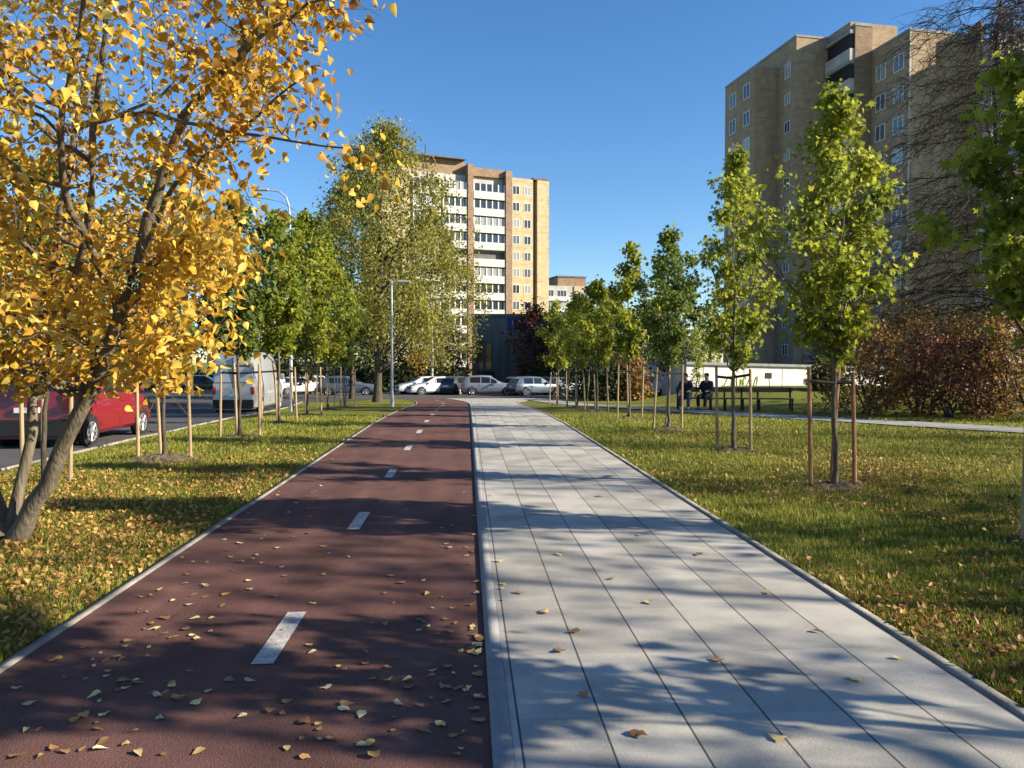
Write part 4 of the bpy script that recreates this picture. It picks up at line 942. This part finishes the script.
def shrub(px, D, H, rad, label, lm, seed, name='shrub', tw=130, nl=24, ls=.1, cat='shrub', sp=.16, group='shrubs', x=None, y=None):
    if x is None: x, y = W(px, D)
    z = z0(x, y); r_ = np.random.default_rng(seed); o = thing(name, label, cat, (x, y, z), 0, group)
    sts = [stem([(r_.normal()*.1, r_.normal()*.1, -.05), (math.cos(a)*rad*.3, math.sin(a)*rad*.3, H*.4), (math.cos(a)*rad*.55, math.sin(a)*rad*.55, H*.8)], .03, .008, r_, 9, .02) for a in np.arange(6)*1.05+r_.random()]
    pf = lambda t: rad*(math.sin(math.pi*min(1, t*.72+.26))**.5)
    make_tree(o, r_, sts, in_crown(20, r_, .3, H*.9, lambda t: pf(t)*.8, seed=seed, inner=.5), in_crown(tw, r_, .08, H, pf, seed=seed), nl, ls, T_QUAD, lm, 'bark_dark', spread=sp, sub=2, low=.2, r_main=.3, trunk_name='stems')
SG = 'autumn shrubs along the far side of the foot path'
for i, (px, D, H, rad, lm, lab) in enumerate((
    (868, 24.5, 2.9, 1.6, 'leaf_autumn', 'leftmost rust coloured shrub of the thicket, behind the right stake'), (915, 25.5, 3.4, 1.8, 'leaf_autumn', 'tall rust and olive shrub under the bare tree'),
    (950, 22.5, 2.5, 1.5, 'leaf_red', 'low dark red shrub at the front of the thicket'), (985, 24, 3.2, 1.8, 'leaf_autumn', 'rust coloured shrub in the right part of the thicket'), (1030, 21.5, 2.9, 1.7, 'leaf_autumn', 'orange brown shrub at the right edge of the picture'),
    (890, 28.5, 4.2, 2.2, 'leaf_autumn', 'taller olive brown shrub behind the leftmost rust shrub'), (1010, 29, 4.6, 2.4, 'leaf_mid', 'green brown tall shrub at the back of the thicket'), (1080, 24, 3.6, 2.2, 'leaf_autumn', 'shrub of the thicket outside the right edge'))):
    shrub(px, D, H, rad, lab, lm, 500+i, tw=150, nl=26, ls=.105, group=SG)
for i, (px, D, H, rad, lm, lab) in enumerate(((600, 52, 2.6, 2.0, 'leaf_dark', 'dark shrub behind the fifth tree of the right row'), (622, 50, 3.0, 2.0, 'leaf_mid', 'dark greenish shrub behind the fourth tree of the right row'), (655, 52, 3.8, 2.2, 'leaf_mid', 'tall green shrub behind the white car nose'),
    (675, 47, 3.4, 1.5, 'leaf_dark', 'dark green shrub left of the garage wall'), (583, 56, 2.8, 2.2, 'leaf_dark', 'dark shrub behind the farthest right stakes'), (606, 44.5, 1.9, 1.3, 'leaf_dark', 'low dark bush hiding the tail of the white car'), (632, 44.5, 2.3, 1.1, 'leaf_autumn', 'low brownish bush hiding the middle of the white car'), (828, 37, 1.1, .6, 'leaf_mid', 'small round green bush before the garage wall'))):
    shrub(px, D, H, rad, lab, lm, 530+i, tw=110, nl=24, ls=.19, sp=.24, group='shrubs at the far side of the right lawn')
for i, (px, D, H, rad) in enumerate(((395, 72, 2.2, 2.4), (375, 74, 2.4, 2.6), (345, 76, 2.6, 2.8), (310, 78, 2.6, 2.8), (270, 84, 2.8, 3.2), (228, 96, 2.8, 3.4), (180, 92, 2.8, 3.4), (135, 80, 2.8, 3.4), (440, 74, 2.0, 2.2), (548, 72, 2.2, 2.4))):
    shrub(px, D, H, rad, 'dark hedge bush at picture column %s behind the car park' % ['left of the lamp post', 'behind the birch trunk', 'behind the blue estate', 'behind the half hidden white car', 'right of the far silver car', 'behind the far silver car', 'behind the far grey car', 'behind the yellow tree trunk', 'behind the silver hatchback', 'behind the blue grey car'][i] if False else 'dark hedge bush '+['left of the lamp post', 'behind the birch trunk', 'behind the blue estate', 'behind the half hidden white car', 'right of the far silver car', 'behind the far silver car', 'behind the far grey car', 'behind the yellow tree trunk', 'behind the silver hatchback', 'behind the blue grey car'][i], 'leaf_dark', 560+i, tw=90, nl=22, ls=.3, sp=.35, group='dark bushes behind the car park')

# bare tree on the right, long drooping branches
def bare():
    x, y = W(992, 27); z = z0(x, y); r_ = np.random.default_rng(44); o = thing('bare_tree', 'tall bare tree with long dark drooping branches at the right edge', 'tree', (x, y, z)); H = 14.8
    st = stem([(0,0,-.1), (.1,0,H*.35), (0,.1,H*.7), (.1,0,H)], .19, .03, r_, 26, .03); paths = [st]
    for i in range(230):
        t = .16+.84*r_.random(); h = H*t; a = r_.random()*2*np.pi; Lb = (5.4*(1-t*.42))*(.65+.5*r_.random()); k = 9; s = np.linspace(0, 1, k)
        d = np.array([math.cos(a), math.sin(a)]); P = np.zeros((k, 3)); P[:, :2] = st[0][0, :2]+d*Lb*s[:, None]; rise = .15+.35*r_.random()
        P[:, 2] = h+Lb*(rise*s-(rise+.25+.25*r_.random())*s**2*.9)+r_.normal(size=k)*.04; P[1:, :2] += np.cumsum(r_.normal(size=(k-1, 2))*.07, 0)
        paths.append((P, np.linspace(.034*(1-t*.4), .007, k)))
        for j in range(13):
            q = r_.integers(2, k); p0 = P[q]; L2 = (.5+.9*r_.random()); e = p0+np.array([d[0]*.6*L2+r_.normal()*.35, d[1]*.6*L2+r_.normal()*.35, L2*(.1-.7*r_.random())])
            C = curve(p0, e, .2, r_, 5, .05); paths.append((C, np.linspace(.012, .006, 5)))
            for _ in range(4):
                p1 = C[r_.integers(1, 5)]; e1 = p1+r_.normal(size=3)*.3+(e-p0)*.2-np.array([0, 0, .1]); paths.append((curve(p1, e1, .1, r_, 3, .05), np.linspace(.008, .005, 3)))
    V, Fc = tubes_np(paths, 7); link('trunk', npmesh('trunk', V, Fc, True), 'bark_dark', o)
bare()

# ------------------------------------------------------------------ grass blades and fallen leaves
def keep(x, y):
    left_ = (x < -2.54) & (x > np.interp(y, [-20, 22, 40, 50], [-8.3, -8.3, -9.6, -10.6])+.14) & (y < 36)
    right_ = (x > 2.62) & (y < 48)
    # clear of the foot path
    d = np.full(x.shape, 9.)
    for p in pr: d = np.minimum(d, np.hypot(x-p[0], y-p[1]))
    return (left_ | right_) & (d > 1.08)
def scatter(n, r_, power=1.0, dmax=26, dmin=2.6):
    px = r_.random(n)*1140-60; u = r_.random(n); D = dmin*(dmax/dmin)**(u**power)
    s, c = math.sin(YAW), math.cos(YAW); X = (px-512)/F*D; x = X*c+D*s; y = D*c-X*s; k = keep(x, y); return x[k], y[k], D[k]
rg = np.random.default_rng(21)
x, y, D = scatter(420000, rg, .95, 24)
n = len(x); h = (.028+.04*rg.random(n))*(1+.012*D); wd = .0022+.00055*D; th = rg.random(n)*np.pi; ln = rg.normal(size=(n, 2))*.022
b = np.stack([x, y, zf(x, y)-.004], 1); dx = np.stack([np.cos(th)*wd, np.sin(th)*wd, np.zeros(n)], 1); tip = b+np.stack([ln[:, 0], ln[:, 1], h], 1)
V = np.stack([b-dx, b+dx, tip], 1).reshape(-1, 3)
o = link('grass', npmesh('grass', V, np.arange(3*n).reshape(-1, 3)), 'blade'); o["kind"] = "stuff"
# leaves on the lawn: thick in drifts
def drift(x, y):
    v = np.sin(x*1.3+.7*np.sin(y*.9))+np.sin(y*1.1+1.2*np.sin(x*.6)+2)+.6*np.sin(x*3.1+y*2.3)
    lef = x < 0
    return np.where(lef, .58*np.exp(-((y-8)/5.5)**2)+.10+.12*v, .34+.26*v)*np.interp(y, [3, 6, 9, 13, 18, 26], [.45, .6, 1, 1, .3, .1])
x, y, D = scatter(150000, rg, .8, 26); k = rg.random(len(x)) < drift(x, y)*.95; x, y = x[k], y[k]; n = len(x)
pos = np.stack([x, y, zf(x, y)+.022+.03*rg.random(n)], 1)
sz = .018+.034*rg.random(n)
V, Fc = leaves(pos, sz, T_HEART, rg, 0., .55)
o = link('fallen_leaves', npmesh('fallen_leaves', V, Fc), 'leaf_fallen'); o["kind"] = "stuff"
# single leaves on the cycle path and pavement, each an object
protos = []
for v in range(6):
    r_ = np.random.default_rng(v+70); V0, F0 = T_HEART; V = V0.copy(); V[:, 2] = .5*(V[:, 0]**2)*(1 if v % 3 else -.6)+.15*np.abs(V[:, 1]-.5)*r_.random()+r_.normal(size=len(V))*.03; V[:, 2] -= V[:, 2].min()
    V[:, 0] *= .55+.5*r_.random(); V[:, :2] -= V[:, :2].mean(0)
    me = npmesh('fallen_leaf', V, F0); me.materials.append(M['leaf_pathf'] if v < 4 else M['leaf_brownf']); protos.append(me)
rl_ = random.Random(11); cnt = 0
def drop(px, py, s, grey, lbl=None):
    D = F*EYE/(py-361); x, y = W(px, D); ok_red = -2.40 < x < .08; ok_grey = .24 < x < 2.46
    if not (ok_red or ok_grey): return False
    o = bpy.data.objects.new('fallen_leaf', protos[rl_.randrange(6)]); COL.objects.link(o); o.location = (x, y, z0(x, y)+(.036 if ok_grey else .022)); o.scale = (s, s, s*(.7+.9*rl_.random()))
    o.rotation_euler = (rl_.uniform(-.1, .1), rl_.uniform(-.1, .1), rl_.uniform(0, 6.28))
    tag(o, 'small dry fallen leaf lying on the grey pavement' if ok_grey else 'small dry yellowish fallen leaf lying on the red cycle path', 'leaf', 'fallen leaves on the grey pavement' if ok_grey else 'fallen leaves on the red cycle path'); return True
while cnt < 260:
    py = 425+343*(rl_.random()**1.0); px = rl_.uniform(0, 505)
    if 540 < py < 620 and rl_.random() < .2: continue
    dens = .55+.45*math.sin(px*.021+py*.017)
    if py > 640: dens *= .75
    if rl_.random() > dens: continue
    cnt += drop(px, py, .03+.04*rl_.random(), False)
for k in range(26): drop(478+(k % 3)*3+rl_.uniform(-8, 4), 430+k*12, .05+.03*rl_.random(), False)
for k in range(16): drop(470+rl_.uniform(0, 18), 648+rl_.uniform(-10, 12), .07, False)
for px, py in ((640, 748), (782, 752), (585, 706), (720, 670), (560, 660), (903, 668), (650, 610), (560, 560), (612, 585), (700, 560), (545, 620), (820, 640), (640, 540), (770, 600), (600, 500), (860, 690), (520, 600), (1000, 712), (575, 640)):
    drop(px, py, .06+.03*rl_.random(), True)
